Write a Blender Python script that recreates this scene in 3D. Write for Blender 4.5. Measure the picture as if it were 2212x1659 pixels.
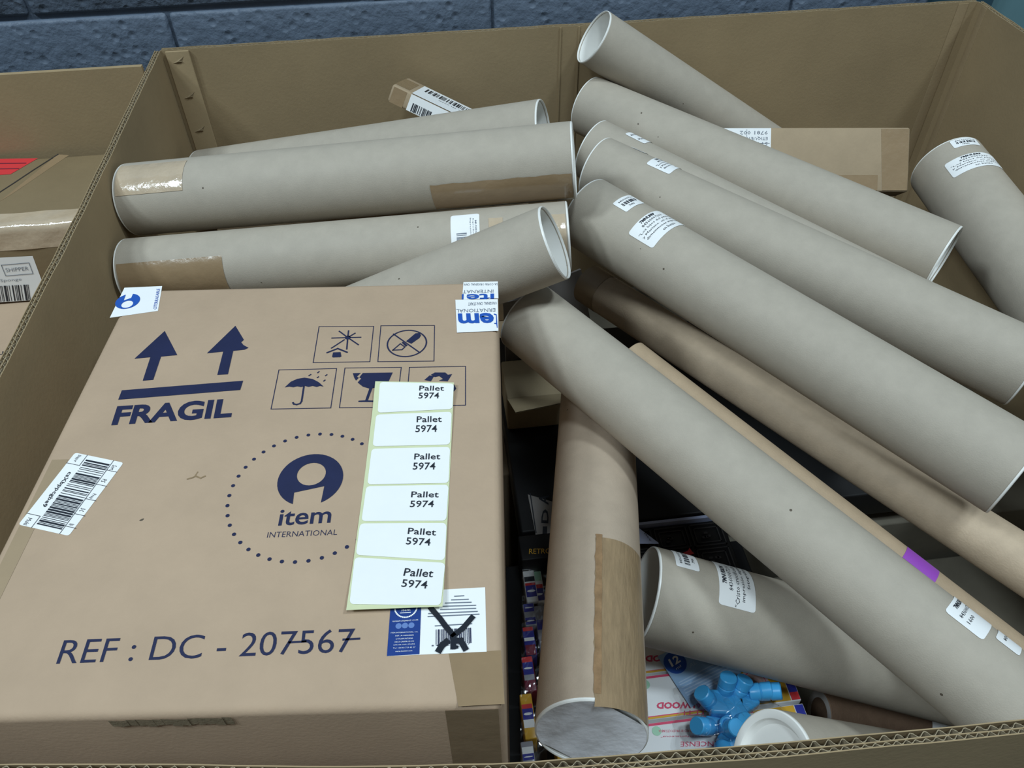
import bpy, bmesh, math, random
from mathutils import Vector, Matrix
from mathutils.geometry import tessellate_polygon
random.seed(7)
for o in list(bpy.data.objects): bpy.data.objects.remove(o)
SC = bpy.context.scene
COL = SC.collection
# ---------------------------------------------------------------- camera
cd = bpy.data.cameras.new('camera'); cam = bpy.data.objects.new('camera', cd); COL.objects.link(cam)
R3 = [[0.992485, -0.121869, -0.010978], [-0.09425, -0.704168, -0.70375], [0.078035, 0.699496, -0.710363]]
cd.sensor_fit = 'HORIZONTAL'; cd.sensor_width = 36; cd.lens = 27.8766; cd.clip_start = .02; cd.clip_end = 60
cam.matrix_world = Matrix(((R3[0][0], -R3[1][0], -R3[2][0], (0.35353,-0.14787,1.45181)[0]), (R3[0][1], -R3[1][1], -R3[2][1], (0.35353,-0.14787,1.45181)[1]),
                           (R3[0][2], -R3[1][2], -R3[2][2], (0.35353,-0.14787,1.45181)[2]), (0, 0, 0, 1)))
SC.camera = cam
# ---------------------------------------------------------------- world, lamps, exposure
SC.view_settings.view_transform = 'Standard'; SC.view_settings.look = 'None'
SC.view_settings.exposure = -0.2; SC.view_settings.gamma = 1; SC.view_settings.use_curve_mapping = False
w = bpy.data.worlds.new('hall_light'); SC.world = w; w.use_nodes = True
w.node_tree.nodes['Background'].inputs[0].default_value = (.72, .88, 1, 1)
w.node_tree.nodes['Background'].inputs[1].default_value = .15

def lamp(loc, target, sx, sy, power, col):
    l = bpy.data.lights.new('hall_or_fill_lamp', 'AREA'); l.shape = 'RECTANGLE'; l.size = sx; l.size_y = sy
    l.energy = power; l.color = col
    o = bpy.data.objects.new('hall_or_fill_lamp', l); COL.objects.link(o); o.location = loc
    o.rotation_euler = (Vector(target) - Vector(loc)).to_track_quat('-Z', 'Y').to_euler()
lamp((-2.5, -.4, 4.6), (.5, .5, .9), .5, .5, 78, (.76, .91, 1))
lamp((-1.75, -1.0, 4.8), (.6, .4, .9), .5, .5, 50, (.76, .91, 1))  # added fill lamp, placed to light the long brown kraft tube
lamp((.7, -.8, 4.9), (.6, .4, .9), .6, .6, 62, (.76, .91, 1))
lamp((2.6, -.2, 5.2), (.6, .5, .9), .5, .5, 92, (.76, .91, 1))

# ---------------------------------------------------------------- materials
def lin(c): return tuple(((v / 255) / 12.92 if v / 255 < .04045 else ((v / 255 + .055) / 1.055) ** 2.4) for v in c)
def mat(name, rgb, rough=.6, var=.0, scale=30., bump=.0, bscale=200., metal=0., spec=.4, coat=0., coord='Object', stretch=None, pits=0.):
    m = bpy.data.materials.new(name); m.use_nodes = True
    n = m.node_tree.nodes; l = m.node_tree.links; p = n['Principled BSDF']
    c = lin(rgb); p.inputs['Roughness'].default_value = rough; p.inputs['Metallic'].default_value = metal
    p.inputs['Specular IOR Level'].default_value = spec; p.inputs['Coat Weight'].default_value = coat
    p.inputs['Base Color'].default_value = (*c, 1)
    if var or bump:
        tc = n.new('ShaderNodeTexCoord'); src = tc.outputs[coord]
        if stretch:
            mp = n.new('ShaderNodeMapping'); mp.inputs['Scale'].default_value = stretch; l.new(src, mp.inputs[0]); src = mp.outputs[0]
    if var:
        a = n.new('ShaderNodeTexNoise'); a.inputs['Scale'].default_value = scale; a.inputs['Detail'].default_value = 6; a.inputs['Roughness'].default_value = .65
        l.new(src, a.inputs['Vector'])
        r = n.new('ShaderNodeValToRGB'); e = r.color_ramp.elements
        e[0].position = .3; e[1].position = .7
        e[0].color = (*[v * (1 - var) for v in c], 1); e[1].color = (*[min(1, v * (1 + var)) for v in c], 1)
        l.new(a.outputs['Fac'], r.inputs[0]); l.new(r.outputs[0], p.inputs['Base Color'])
    if bump:
        b = n.new('ShaderNodeTexNoise'); b.inputs['Scale'].default_value = bscale; b.inputs['Detail'].default_value = 4
        l.new(src, b.inputs['Vector'])
        bn = n.new('ShaderNodeBump'); bn.inputs['Strength'].default_value = bump; bn.inputs['Distance'].default_value = .004
        h = b.outputs['Fac']
        if pits:
            v = n.new('ShaderNodeTexVoronoi'); v.inputs['Scale'].default_value = pits; l.new(src, v.inputs['Vector'])
            mm = n.new('ShaderNodeMapRange'); mm.inputs[1].default_value = .05; mm.inputs[2].default_value = .35; l.new(v.outputs['Distance'], mm.inputs[0])
            ad = n.new('ShaderNodeMath'); ad.operation = 'MULTIPLY'; l.new(h, ad.inputs[0]); l.new(mm.outputs[0], ad.inputs[1]); h = ad.outputs[0]
        l.new(h, bn.inputs['Height']); l.new(bn.outputs[0], p.inputs['Normal'])
    return m
M = {}
M['tube'] = mat('grey_kraft_paper', (175, 165, 150), .62, .05, 55, .10, 900, spec=.3)
M['tube_brownish'] = mat('brownish_grey_kraft_paper', (179, 160, 140), .62, .06, 45, .10, 900, spec=.3)
M['carton_c'] = mat('dark_carton_board', (132, 114, 86), .5, .06, 16, .08, 200, spec=.3)  # darker brown than the other carton boards
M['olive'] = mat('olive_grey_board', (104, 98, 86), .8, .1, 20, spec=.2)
M['tube_kraft'] = mat('brown_kraft_paper', (196, 174, 148), .6, .10, 40, .12, 500, spec=.3)
M['tube_tan'] = mat('tan_kraft_paper', (174, 151, 124), .6, .08, 40, .12, 500, spec=.3)
M['tube_dark'] = mat('brown_core_board', (118, 94, 76), .7, .15, 60, .15, 400, spec=.2)
M['cap'] = mat('white_plastic', (238, 236, 230), .35, .02, 30, spec=.45)
M['carton'] = mat('brown_carton_board', (182, 157, 132), .75, .06, 14, .06, 300, spec=.2)
M['carton_b'] = mat('tan_carton_board', (168, 147, 120), .72, .07, 18, .08, 200, spec=.2)
M['pallet_board'] = mat('pallet_box_board', (160, 139, 107), .8, .07, 9, .06, 250, spec=.15)
M['pallet_edge'] = mat('cut_board_edge', (156, 142, 118), .9, .15, 150, .1, 500, spec=.1)
M['tape'] = mat('brown_packing_tape', (150, 126, 96), .22, .06, 22, .25, 60, spec=.6, coat=.3)
M['tape_old'] = mat('aged_brown_tape', (150, 126, 96), .4, .16, 60, .25, 90, spec=.4, stretch=(3, 3, .6))
M['tape_faint'] = mat('faint_carton_tape', (164, 142, 114), .4, .05, 22, .1, 60)
M['tape_dark'] = mat('darkened_tape_edge', (146, 116, 84), .4, .25, 70, .2, 90, spec=.4)
M['tape_clear'] = mat('clear_packing_tape', (192, 172, 146), .16, .10, 30, .35, 70, spec=.7, coat=.5)
M['tape_white'] = mat('frosted_packing_tape', (240, 240, 244), .25, .08, 40, .3, 60, spec=.6)
M['label'] = mat('white_label_paper', (243, 243, 242), .5, .015, 40, spec=.3)
M['backing'] = mat('yellow_backing_paper', (214, 218, 176), .45, .03, 60, spec=.3)
M['ink'] = mat('black_ink', (40, 44, 52), .5)
M['ink_grey'] = mat('grey_ink', (112, 120, 132), .5)
M['navy'] = mat('navy_print', (30, 36, 70), .6, .10, 60)
M['navy_label'] = mat('navy_label_print', (32, 62, 132), .4)
M['blue_print'] = mat('blue_tape_print', (38, 88, 178), .4)
M['marker'] = mat('black_marker', (34, 38, 46), .35)
M['red'] = mat('red_label', (214, 58, 62), .45)
M['purple'] = mat('purple_sticker', (150, 72, 178), .45)
M['wall'] = mat('blue_wall_paint', (96, 108, 124), .5, .10, 25, .9, 70, spec=.35, pits=55)
M['mortar'] = mat('blue_mortar_paint', (92, 104, 120), .55, .10, 30, .5, 120, spec=.3)
M['floor'] = mat('teal_floor_paint', (122, 124, 120), .5, .08, 3, spec=.3)
M['door'] = mat('teal_door_paint', (104, 140, 148), .45, .04, 8)
M['door_dark'] = mat('dark_teal_paint', (52, 84, 98), .5, .04, 8)
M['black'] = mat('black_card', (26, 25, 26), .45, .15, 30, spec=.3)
M['charcoal'] = mat('charcoal_card', (52, 50, 50), .5, .12, 20, spec=.3)
M['greycard'] = mat('grey_card', (150, 144, 140), .6, .06, 20)
M['beige'] = mat('beige_card', (178, 160, 128), .65, .06, 20)
M['lavender'] = mat('lavender_card', (176, 184, 214), .5)
M['gold'] = mat('gold_print', (222, 172, 60), .35, .05, 30)
M['maroon'] = mat('maroon_print', (120, 40, 62), .35)
M['pack_blue'] = mat('violet_blue_print', (52, 58, 150), .3)
M['pink'] = mat('pink_print', (222, 78, 112), .45)
M['palegreen'] = mat('pale_green_print', (170, 214, 184), .45)
M['palepink'] = mat('pale_pink_print', (222, 190, 190), .45)
M['skyblue'] = mat('sky_blue_card', (156, 190, 226), .3, spec=.5)
M['skyblue_txt'] = mat('pale_blue_print', (190, 214, 240), .4)
M['circle_blue'] = mat('cobalt_print', (48, 92, 184), .35)
M['icon'] = mat('pale_icon_print', (104, 132, 188), .4)
M['toy'] = mat('blue_plastic', (72, 170, 228), .3, spec=.5)
M['white_pack'] = mat('white_glossy_pack', (240, 240, 240), .25, spec=.5)
M['grey_pack'] = mat('silver_grey_pack', (160, 160, 168), .25, spec=.5)
M['staple_paper'] = mat('torn_kraft', (150, 132, 104), .8, .1, 200, spec=.2)
M['crease'] = mat('creased_board', (146, 126, 97), .85, .08, 12, .08, 250, spec=.1)
M['staple'] = mat('steel_wire', (150, 148, 140), .35, metal=.8)
def specks(m, scale, col):
    n = m.node_tree.nodes; l = m.node_tree.links; p = n['Principled BSDF']; src = p.inputs['Base Color'].links[0].from_socket
    tc = n.new('ShaderNodeTexCoord'); v = n.new('ShaderNodeTexVoronoi'); v.inputs['Scale'].default_value = scale; l.new(tc.outputs['Object'], v.inputs['Vector'])
    nz = n.new('ShaderNodeTexNoise'); nz.inputs['Scale'].default_value = scale * .7; l.new(tc.outputs['Object'], nz.inputs['Vector'])
    a = n.new('ShaderNodeMath'); a.operation = 'LESS_THAN'; a.inputs[1].default_value = .055; l.new(v.outputs['Distance'], a.inputs[0])
    b = n.new('ShaderNodeMath'); b.operation = 'GREATER_THAN'; b.inputs[1].default_value = .60; l.new(nz.outputs['Fac'], b.inputs[0])
    c = n.new('ShaderNodeMath'); c.operation = 'MULTIPLY'; l.new(a.outputs[0], c.inputs[0]); l.new(b.outputs[0], c.inputs[1])
    x = n.new('ShaderNodeMix'); x.data_type = 'RGBA'; x.inputs[7].default_value = (*lin(col), 1); l.new(c.outputs[0], x.inputs[0]); l.new(src, x.inputs[6]); l.new(x.outputs[2], p.inputs['Base Color'])
for k_ in ('tube', 'tube_brownish', 'carton'): specks(M[k_], 45 if k_ != 'carton' else 22, (92, 82, 70))
def film_mat():
    m = bpy.data.materials.new('clear_film'); m.use_nodes = True; n = m.node_tree.nodes; l = m.node_tree.links
    out = n['Material Output']; n.remove(n['Principled BSDF'])
    t = n.new('ShaderNodeBsdfTransparent'); g = n.new('ShaderNodeBsdfGlossy'); g.inputs['Roughness'].default_value = .12
    mx = n.new('ShaderNodeMixShader'); fr = n.new('ShaderNodeLayerWeight'); fr.inputs[0].default_value = .25
    mt = n.new('ShaderNodeMath'); mt.operation = 'MULTIPLY_ADD'; mt.inputs[1].default_value = .45; mt.inputs[2].default_value = .09
    l.new(fr.outputs['Facing'], mt.inputs[0]); l.new(mt.outputs[0], mx.inputs[0]); l.new(t.outputs[0], mx.inputs[1]); l.new(g.outputs[0], mx.inputs[2]); l.new(mx.outputs[0], out.inputs[0])
    tc = n.new('ShaderNodeTexCoord'); b = n.new('ShaderNodeTexNoise'); b.inputs['Scale'].default_value = 60; l.new(tc.outputs['Object'], b.inputs['Vector'])
    bn = n.new('ShaderNodeBump'); bn.inputs['Strength'].default_value = .6; bn.inputs['Distance'].default_value = .004; l.new(b.outputs['Fac'], bn.inputs['Height']); l.new(bn.outputs[0], g.inputs['Normal'])
    return m
M['film'] = film_mat()

# ---------------------------------------------------------------- object helpers
def tag(o, label=None, cat=None, group=None, kind=None):
    if label: o['label'] = label
    if cat: o['category'] = cat
    if group: o['group'] = group
    if kind: o['kind'] = kind
    return o
def empty(name, mw, label, cat, group=None):
    o = bpy.data.objects.new(name, None); COL.objects.link(o); o.matrix_world = mw; o.empty_display_size = .05
    return tag(o, label, cat, group)
def at(x, y, z, rz=0): return Matrix.Translation((x, y, z)) @ Matrix.Rotation(rz, 4, 'Z')
class MB:
    def __init__(s): s.v = []; s.f = []
    def add(s, vs, fs):
        k = len(s.v); s.v += [tuple(p) for p in vs]; s.f += [tuple(i + k for i in f) for f in fs]; return s
    def box(s, x0, x1, y0, y1, z0, z1):
        return s.add([(x, y, z) for z in (z0, z1) for y in (y0, y1) for x in (x0, x1)],
                     [(0, 2, 3, 1), (4, 5, 7, 6), (0, 1, 5, 4), (2, 6, 7, 3), (0, 4, 6, 2), (1, 3, 7, 5)])
    def grid(s, fn, nu, nv):
        return s.add([fn(i / nu, j / nv) for j in range(nv + 1) for i in range(nu + 1)],
                     [(j * (nu + 1) + i, j * (nu + 1) + i + 1, (j + 1) * (nu + 1) + i + 1, (j + 1) * (nu + 1) + i) for j in range(nv) for i in range(nu)])
    def lathe(s, prof, n=56, closed=False):
        k = len(prof); vs = [(r * math.cos(2 * math.pi * a / n), r * math.sin(2 * math.pi * a / n), z) for a in range(n) for r, z in prof]; fs = []
        for a in range(n):
            b = (a + 1) % n
            for i in range(k if closed else k - 1):
                j = (i + 1) % k
                q = [a * k + i, b * k + i, b * k + j, a * k + j]
                if prof[i][0] < 1e-7: q.pop(1)
                elif prof[j][0] < 1e-7: q.pop(2)
                fs.append(tuple(q))
        return s.add(vs, fs)
    def obj(s, name, m, parent=None, smooth=False, bevel=0, seg=2, kind=None, label=None):
        me = bpy.data.meshes.new(name); me.from_pydata(s.v, [], s.f); me.update()
        bm = bmesh.new(); bm.from_mesh(me)
        if smooth or bevel: bmesh.ops.remove_doubles(bm, verts=bm.verts, dist=1e-6)
        if bevel: bmesh.ops.bevel(bm, geom=[e for e in bm.edges if len(e.link_faces) == 2 and e.calc_face_angle() > .5], offset=bevel, segments=seg, affect='EDGES', profile=.5)
        bmesh.ops.recalc_face_normals(bm, faces=bm.faces)
        bm.to_mesh(me); bm.free()
        if smooth or bevel:
            me.polygons.foreach_set('use_smooth', [True] * len(me.polygons))
            me.set_sharp_from_angle(angle=math.radians(35 if smooth else 50))
        me.materials.append(m); o = bpy.data.objects.new(name, me); COL.objects.link(o)
        if parent is not None: o.parent = parent
        return tag(o, label=label, kind=kind)
# surfaces: S(a, b, off) -> point in the thing's own space
def flat(z): return lambda a, b, off=0: (a, b, z + off)
def plane(O, U, V):
    O, U, V = Vector(O), Vector(U).normalized(), Vector(V); V = (V - U * V.dot(U)).normalized(); N = U.cross(V)
    return lambda a, b, off=0: tuple(O + U * a + V * b + N * off)
def cyl(r): return lambda s, t, off=0: ((r + off) * math.cos(t / r), (r + off) * math.sin(t / r), s)
T1E = 3e-4
def poly(mb, S, pts, off=T1E):
    tri = tessellate_polygon([[Vector((p[0], p[1], 0)) for p in pts]])
    mb.add([S(p[0], p[1], off) for p in pts], tri)
def polyh(mb, S, loops, off=T1E):
    tri = tessellate_polygon([[Vector((p[0], p[1], 0)) for p in L] for L in loops]); allp = [p for L in loops for p in L]
    mb.add([S(p[0], p[1], off) for p in allp], tri)
def line(mb, S, pts, wd, off=T1E, closed=False):
    n = len(pts); rng = range(n if closed else n - 1)
    for i in rng:
        a = Vector(pts[i][:2]); b = Vector(pts[(i + 1) % n][:2]); d = (b - a)
        if d.length < 1e-9: continue
        d.normalize(); q = Vector((-d.y, d.x)) * wd / 2; e = d * wd * .45
        vs = [a - e + q, a - e - q, b + e - q, b + e + q]
        mb.add([S(p.x, p.y, off + (i % 3) * 2e-5) for p in vs], [(0, 1, 2, 3)])
def disc(mb, S, c, r, n=12, off=T1E, rx=None):
    rx = rx or r
    mb.add([S(c[0] + rx * math.cos(2 * math.pi * i / n), c[1] + r * math.sin(2 * math.pi * i / n), off) for i in range(n)], [tuple(range(n))])
_txt = {}
def text_mesh(s, bold, res):
    k = (s, bold, res)
    if k not in _txt:
        cu = bpy.data.curves.new('t', 'FONT'); cu.body = s; cu.size = 1; cu.offset = bold; cu.resolution_u = res; cu.fill_mode = 'FRONT'
        ob = bpy.data.objects.new('t', cu); me = bpy.data.meshes.new_from_object(ob)
        vs = [(v.co.x, v.co.y) for v in me.vertices]; fs = [tuple(p.vertices) for p in me.polygons]
        bpy.data.objects.remove(ob); bpy.data.curves.remove(cu); bpy.data.meshes.remove(me)
        xs = [v[0] for v in vs]; ys = [v[1] for v in vs]
        _txt[k] = ([((x - min(xs)) / (max(xs) - min(xs)), (y - min(ys)) / (max(ys) - min(ys))) for x, y in vs], fs)
    return _txt[k]
def text(mb, S, s, BL, BR, TL, bold=0., res=2, off=T1E):
    vs, fs = text_mesh(s, bold, res); BL, BR, TL = Vector(BL[:2]), Vector(BR[:2]), Vector(TL[:2])
    P = [BL + (BR - BL) * x + (TL - BL) * y for x, y in vs]
    mb.add([S(p.x, p.y, off) for p in P], fs)
def patch(mb, S, c00, c10, c11, c01, nu=8, nv=6, off=2e-4, rc=0.):
    c00, c10, c11, c01 = [Vector(c[:2]) for c in (c00, c10, c11, c01)]
    W = (c10 - c00).length; H = (c01 - c00).length
    us = sorted(set([i / nu for i in range(nu + 1)] + ([rc / W * k for k in (.15, .4, .7, 1)] + [1 - rc / W * k for k in (.15, .4, .7, 1)] if rc else [])))
    rows = []
    for u in us:
        e = 0.
        if rc:
            d = min(u, 1 - u) * W
            if d < rc: e = (rc - math.sqrt(max(0, rc * rc - (rc - d) ** 2))) / H
        rows.append([(c00 * (1 - u) + c10 * u) * (1 - v) + (c01 * (1 - u) + c11 * u) * v for v in [e + (1 - 2 * e) * j / nv for j in range(nv + 1)]])
    k = nv + 1
    mb.add([S(p.x, p.y, off) for r in rows for p in r], [(i * k + j, (i + 1) * k + j, (i + 1) * k + j + 1, i * k + j + 1) for i in range(len(us) - 1) for j in range(nv)])
def sub(c00, c10, c01, u, v):   # point in a label's parallelogram
    return (c00[0] + (c10[0] - c00[0]) * u + (c01[0] - c00[0]) * v, c00[1] + (c10[1] - c00[1]) * u + (c01[1] - c00[1]) * v)
def bars(mb, S, c00, c10, c01, n=30, off=T1E, seed=1, fill=.5):
    rnd = random.Random(seed); ws = [rnd.choice((1, 1, 2, 3)) for _ in range(2 * n + 1)]; t = sum(ws); x = 0
    for i, wd in enumerate(ws):
        if i % 2 == 0:
            q = [sub(c00, c10, c01, x / t, 0), sub(c00, c10, c01, (x + wd) / t, 0), sub(c00, c10, c01, (x + wd) / t, 1), sub(c00, c10, c01, x / t, 1)]
            mb.add([S(p[0], p[1], off) for p in q], [(0, 1, 2, 3)])
        x += wd
def tline(mb, S, c, s, u0, u1, v0, v1, bold=0., off=T1E, res=1):   # text inside a label parallelogram c = (c00, c10, c01)
    text(mb, S, s, sub(*c, u0, v0), sub(*c, u1, v0), sub(*c, u0, v1), bold, res, off)

# ================================================================ the setting
fl = MB().box(-4, 5, -3, 1.6, -.1, 0); tag(fl.obj('floor', M['floor']), 'teal painted concrete floor', kind='structure')
wall = MB().box(-4, 1.153, 1.064, 1.26, 0, 2.6).obj('wall_back', M['mortar']); tag(wall, 'blue painted block wall', kind='structure')
def block_mesh(wx):
    mb = MB().box(0, wx, -.004, .02, 0, .2185); o = mb.obj('concrete_block', M['wall'], None, bevel=.005, seg=2); me = o.data; bpy.data.objects.remove(o); return me
BM = {}
for row in range(11):
    zb = 1.034 - .225 * 4 + row * .225 + .004 - .0
    x = .007 - .461 * 9 - (.181 if row % 2 == 1 else 0)
    while x < 1.153:
        x0 = max(x + .002, -4); x1 = min(x + .459, 1.150)
        if x1 - x0 > .03:
            k = round(x1 - x0, 3)
            if k not in BM: BM[k] = block_mesh(k)
            o = bpy.data.objects.new('concrete_block', BM[k]); COL.objects.link(o); o.parent = wall; o.location = (x0, 1.0625 + random.uniform(-.001, .001), zb - .225)
        x += .461
dr = MB().box(1.276, 3.2, 1.09, 1.13, 0, 2.3).obj('door_1', M['door']); tag(dr, 'teal painted steel door beside the block wall', kind='structure')
tr = MB().box(1.1535, 1.275, 1.075, 1.14, 0, 2.4).obj('trim_1', M['door_dark'], bevel=.004); tag(tr, 'dark teal door frame post', kind='structure')

# ================================================================ the open pallet box
PB = empty('pallet_box', at(.6, .5, 0), 'large open corrugated cardboard pallet box holding the poster tubes', 'box')
PBI = PB.matrix_world.inverted()
def resample(pts, step):
    out = []; 
    P = [Vector((*p, 0)) for p in pts]; d = [0]
    for a, b in zip(P, P[1:]): d.append(d[-1] + (b - a).length)
    n = max(2, int(d[-1] / step)); j = 0
    for i in range(n + 1):
        s = d[-1] * i / n
        while j < len(P) - 2 and s > d[j + 1]: j += 1
        t = (s - d[j]) / (d[j + 1] - d[j]); out.append((P[j].lerp(P[j + 1], t), s))
    nor = []
    for i in range(n + 1):
        a = out[max(0, i - 1)][0]; b = out[min(n, i + 1)][0]; q = (b - a).normalized(); nor.append(Vector((q.y, -q.x, 0)))
    return out, nor
def ribbon(mb, out, nor, off, th, z0, z1, rag=0):
    vs = []; fs = []
    for (p, s), q in zip(out, nor):
        o0 = off(s); a = p + q * o0; b = p + q * (o0 + th); zz = z1 + (random.uniform(-rag, rag) if rag else 0)
        for c, z in ((a, z0), (a, zz), (b, zz), (b, z0)): vs.append(PBI @ Vector((c.x, c.y, z)))
    for i in range(len(out) - 1):
        for j in range(3): fs.append((i * 4 + j, i * 4 + j + 1, i * 4 + 5 + j, i * 4 + 4 + j))
    e = len(out) - 1; fs += [(0, 1, 2, 3), (e * 4, e * 4 + 1, e * 4 + 2, e * 4 + 3)]
    mb.add(vs, fs)
def panel(name, pts, z1=1.0, z0=.0, ph=0):
    out, nor = resample(pts, .02); mb = MB()
    for o in (0., .0042, .0072): ribbon(mb, out, nor, (lambda s, o=o: o + .00012 * math.sin(s * 61 + o * 900)), .0007, z0, z1, .0005)
    po = mb.obj(name, M['pallet_board'], PB)
    out, nor = resample(pts, .00095); mb = MB()
    wv = lambda s, k: math.sin(s * 37 + k) + .7 * math.sin(s * 83 + 2 * k) + .5 * math.sin(s * 211 + k * 3)
    ribbon(mb, out, nor, lambda s: .0023 + (.00145 + .0002 * wv(s, ph)) * math.sin(2 * math.pi * s / .0078 + .5 * wv(s, ph + 1)) + .00012 * wv(s, 4), .00055, z0, z1 - .0006, .0005)
    ribbon(mb, out, nor, lambda s: .0056 + (.0010 + .00015 * wv(s, ph + 2)) * math.sin(2 * math.pi * s / .0060 + ph + .5 * wv(s, ph + 3)) + .00008 * wv(s, 5), .00055, z0, z1 - .0006, .0005)
    mb.obj('fluting', M['pallet_edge'], po, kind='stuff')
    return po
# inner face polylines, outside on the right-hand side of the direction of travel
front = [(-.022, .052), (.089, .044), (.196, .030), (.266, .020), (.366, .009), (.443, .005), (.515, .001), (.656, -.004), (.9, -.004), (1.2, 0)]
panel('front_panel', front)
panel('side_panel', [(1.2, 0), (1.2, 1.0105)], ph=1)
rp = panel('rear_panel', [(1.2, 1.0105), (-.002, 1.0105)], ph=2)
panel('side_panel', [(-.002, 1.0105), (-.004, .6), (-.012, .3), (-.022, .052)], ph=.6)
MB().box(-.61, .61, -.50, .5175, .0, .02).obj('base_sheet', M['pallet_board'], PB)
# joint flap at the back left corner, three staple dents, score lines on the back, crease strip at the right corner
gf = MB().box(.004 - .6, .036 - .6, .5060, .5100, .03, .999).obj('joint_flap', M['pallet_board'], PB, bevel=.0008)
for zz in (.986, .9345, .8825):
    c = (.0205 - .6, .5058, zz); mb = MB()
    mb.add([(c[0] - .010, c[1], c[2] - .003), (c[0] - .003, c[1] - .0016, c[2] - .001), (c[0] + .004, c[1] - .0006, c[2] + .0035), (c[0] + .007, c[1], c[2] + .006), (c[0] + .002, c[1], c[2] - .002)], [(0, 4, 1), (1, 4, 2), (2, 4, 3), (0, 1, 2, 3)])
    mb.box(c[0] - .004, c[0] + .003, c[1] - .0012, c[1] - .0002, c[2] - .0012, c[2] - .0002); mb.obj('staple', M['staple_paper'], gf)
for xx in (.5616, .589): MB().box(xx - .6 - .0012, xx - .6 + .0012, .5093, .5106, .05, .9985).obj('score_line', M['pallet_board'], PB)
MB().box(1.170 - .6, 1.186 - .6, .5097, .5107, .02, .9985).obj('crease_strip', M['crease'], PB, bevel=.0004)
MB().box(.5992, .6003, .484, .497, .02, .9985).obj('crease_strip', M['crease'], PB, bevel=.0004)

# ================================================================ poster tubes
def tube(name, label, r, A, B, m='tube', capA='cup', capB='cup', cat='tube', group='grey poster tubes in the pallet box', wall_t=.0022, depth=.03):
    A, B = Vector(A), Vector(B); d = (B - A).normalized(); L = (B - A).length
    ex = Vector((0, 0, 1)); ex = (ex - d * ex.dot(d)).normalized(); ey = d.cross(ex)
    mw = Matrix(((ex.x, ey.x, d.x, A.x), (ex.y, ey.y, d.y, A.y), (ex.z, ey.z, d.z, A.z), (0, 0, 0, 1)))
    e = empty(name, mw, label, cat, group)
    ri = r - wall_t
    MB().lathe([(r, .0015), (r, L - .0015), (r - .0005, L - .0008), (ri, L - .0008), (ri, .0008), (r - .0005, .0008)], 72, True).obj('tube_body', M[m], e, smooth=True)
    def cap(z, sg, kind):
        if kind is None: return
        lip = {'cup': .0035, 'shallow': .008, 'open': .0022}[kind]; dp = {'cup': depth, 'shallow': .005, 'open': .12}[kind]
        rc = r - lip
        prof = [(0, z - sg * dp), (rc - .003, z - sg * dp), (rc - .0005, z - sg * (dp - .002)), (rc, z - sg * .002), (rc + .0006, z + sg * .0008), (rc + .0015, z + sg * .0013), (r - .0012, z + sg * .0013), (r - .0002, z + sg * .0006), (r - .0001, z - sg * .0009), (r - .0012, z - sg * .0009)]
        MB().lathe(prof, 72).obj('end_cap', M['cap'], e, smooth=True)
    cap(0, -1, capA); cap(L, 1, capB)
    return e, L
D2 = math.pi / 180
def ctape(e, r, s0, s1, t0, t1, m='tape', name='tape', sl=0, wob=0., off=.0005):
    S = cyl(r); rnd = random.Random(int(s0 * 1e4)); mb = MB()
    ph = rnd.random() * 6
    def fn(u, v):
        ss = s0 + (s1 - s0) * u; tt = (t0 + (t1 - t0) * v) * D2 * r
        tt += wob * (math.sin(ss * 180 + ph) + .6 * math.sin(ss * 470 + 2)) * (1 if v > .5 else -.4) * abs(v - .5) * 2
        ss += sl * v
        return S(ss, tt, off)
    mb.grid(fn, 24, max(14, int(abs(t1 - t0) / 5))); return mb.obj(name, M[m], e, smooth=True)
def clabel(e, r, s0, s1, t0, t1, lines, m='label', rc=.003, sk=0., name='label', ink='ink'):
    """label on a tube; the writing runs from t0 (deg) to t1, its first line next to s0"""
    S = cyl(r); a, b = t0 * D2 * r, t1 * D2 * r
    c00, c10, c11, c01 = (s1, a), (s1 + sk, b), (s0 + sk, b), (s0, a)
    mb = MB(); patch(mb, S, c00, c10, c11, c01, 14, 4, .0005, rc); lo = mb.obj(name, M[m], e, smooth=True)
    if lines:
        mb = MB()
        for ln in lines:
            if ln[0] == 'bars': bars(mb, S, sub(c00, c10, c01, ln[1], ln[3]), sub(c00, c10, c01, ln[2], ln[3]), sub(c00, c10, c01, ln[1], ln[4]), ln[5], .0008, 3)
            else: tline(mb, S, (c00, c10, c01), ln[0], *ln[1:5], bold=(ln[5] if len(ln) > 5 else 0.), off=.0008)
        mb.obj('printed_text', M[ink], lo)
    return lo
BIG5 = [('7MNLBRP', .26, .62, .84, .95, .03), ('84360007210', .22, .72, .70, .79), ('"Los hijos del pintor, o', .06, .96, .55, .65), ('y Mariano, en el salón"', .06, .97, .41, .51), ('dimensiones impresión', .08, .99, .27, .37), ('en lienzo', .38, .70, .12, .22)]
BIG10 = [('7MNUBRPB', .36, .78, .78, .91, .03), ('84360007210', .26, .84, .62, .73), ('"Cristo crucificado"', .02, .94, .44, .56), ('impresión digital', .12, .92, .27, .38), ('fotográfica', .36, .9, .11, .22)]
SMALL = [('84360007210', .15, .9, .72, .84), ('bars', .15, .85, .38, .62, 12), ('7MN', .3, .55, .16, .28)]
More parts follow.
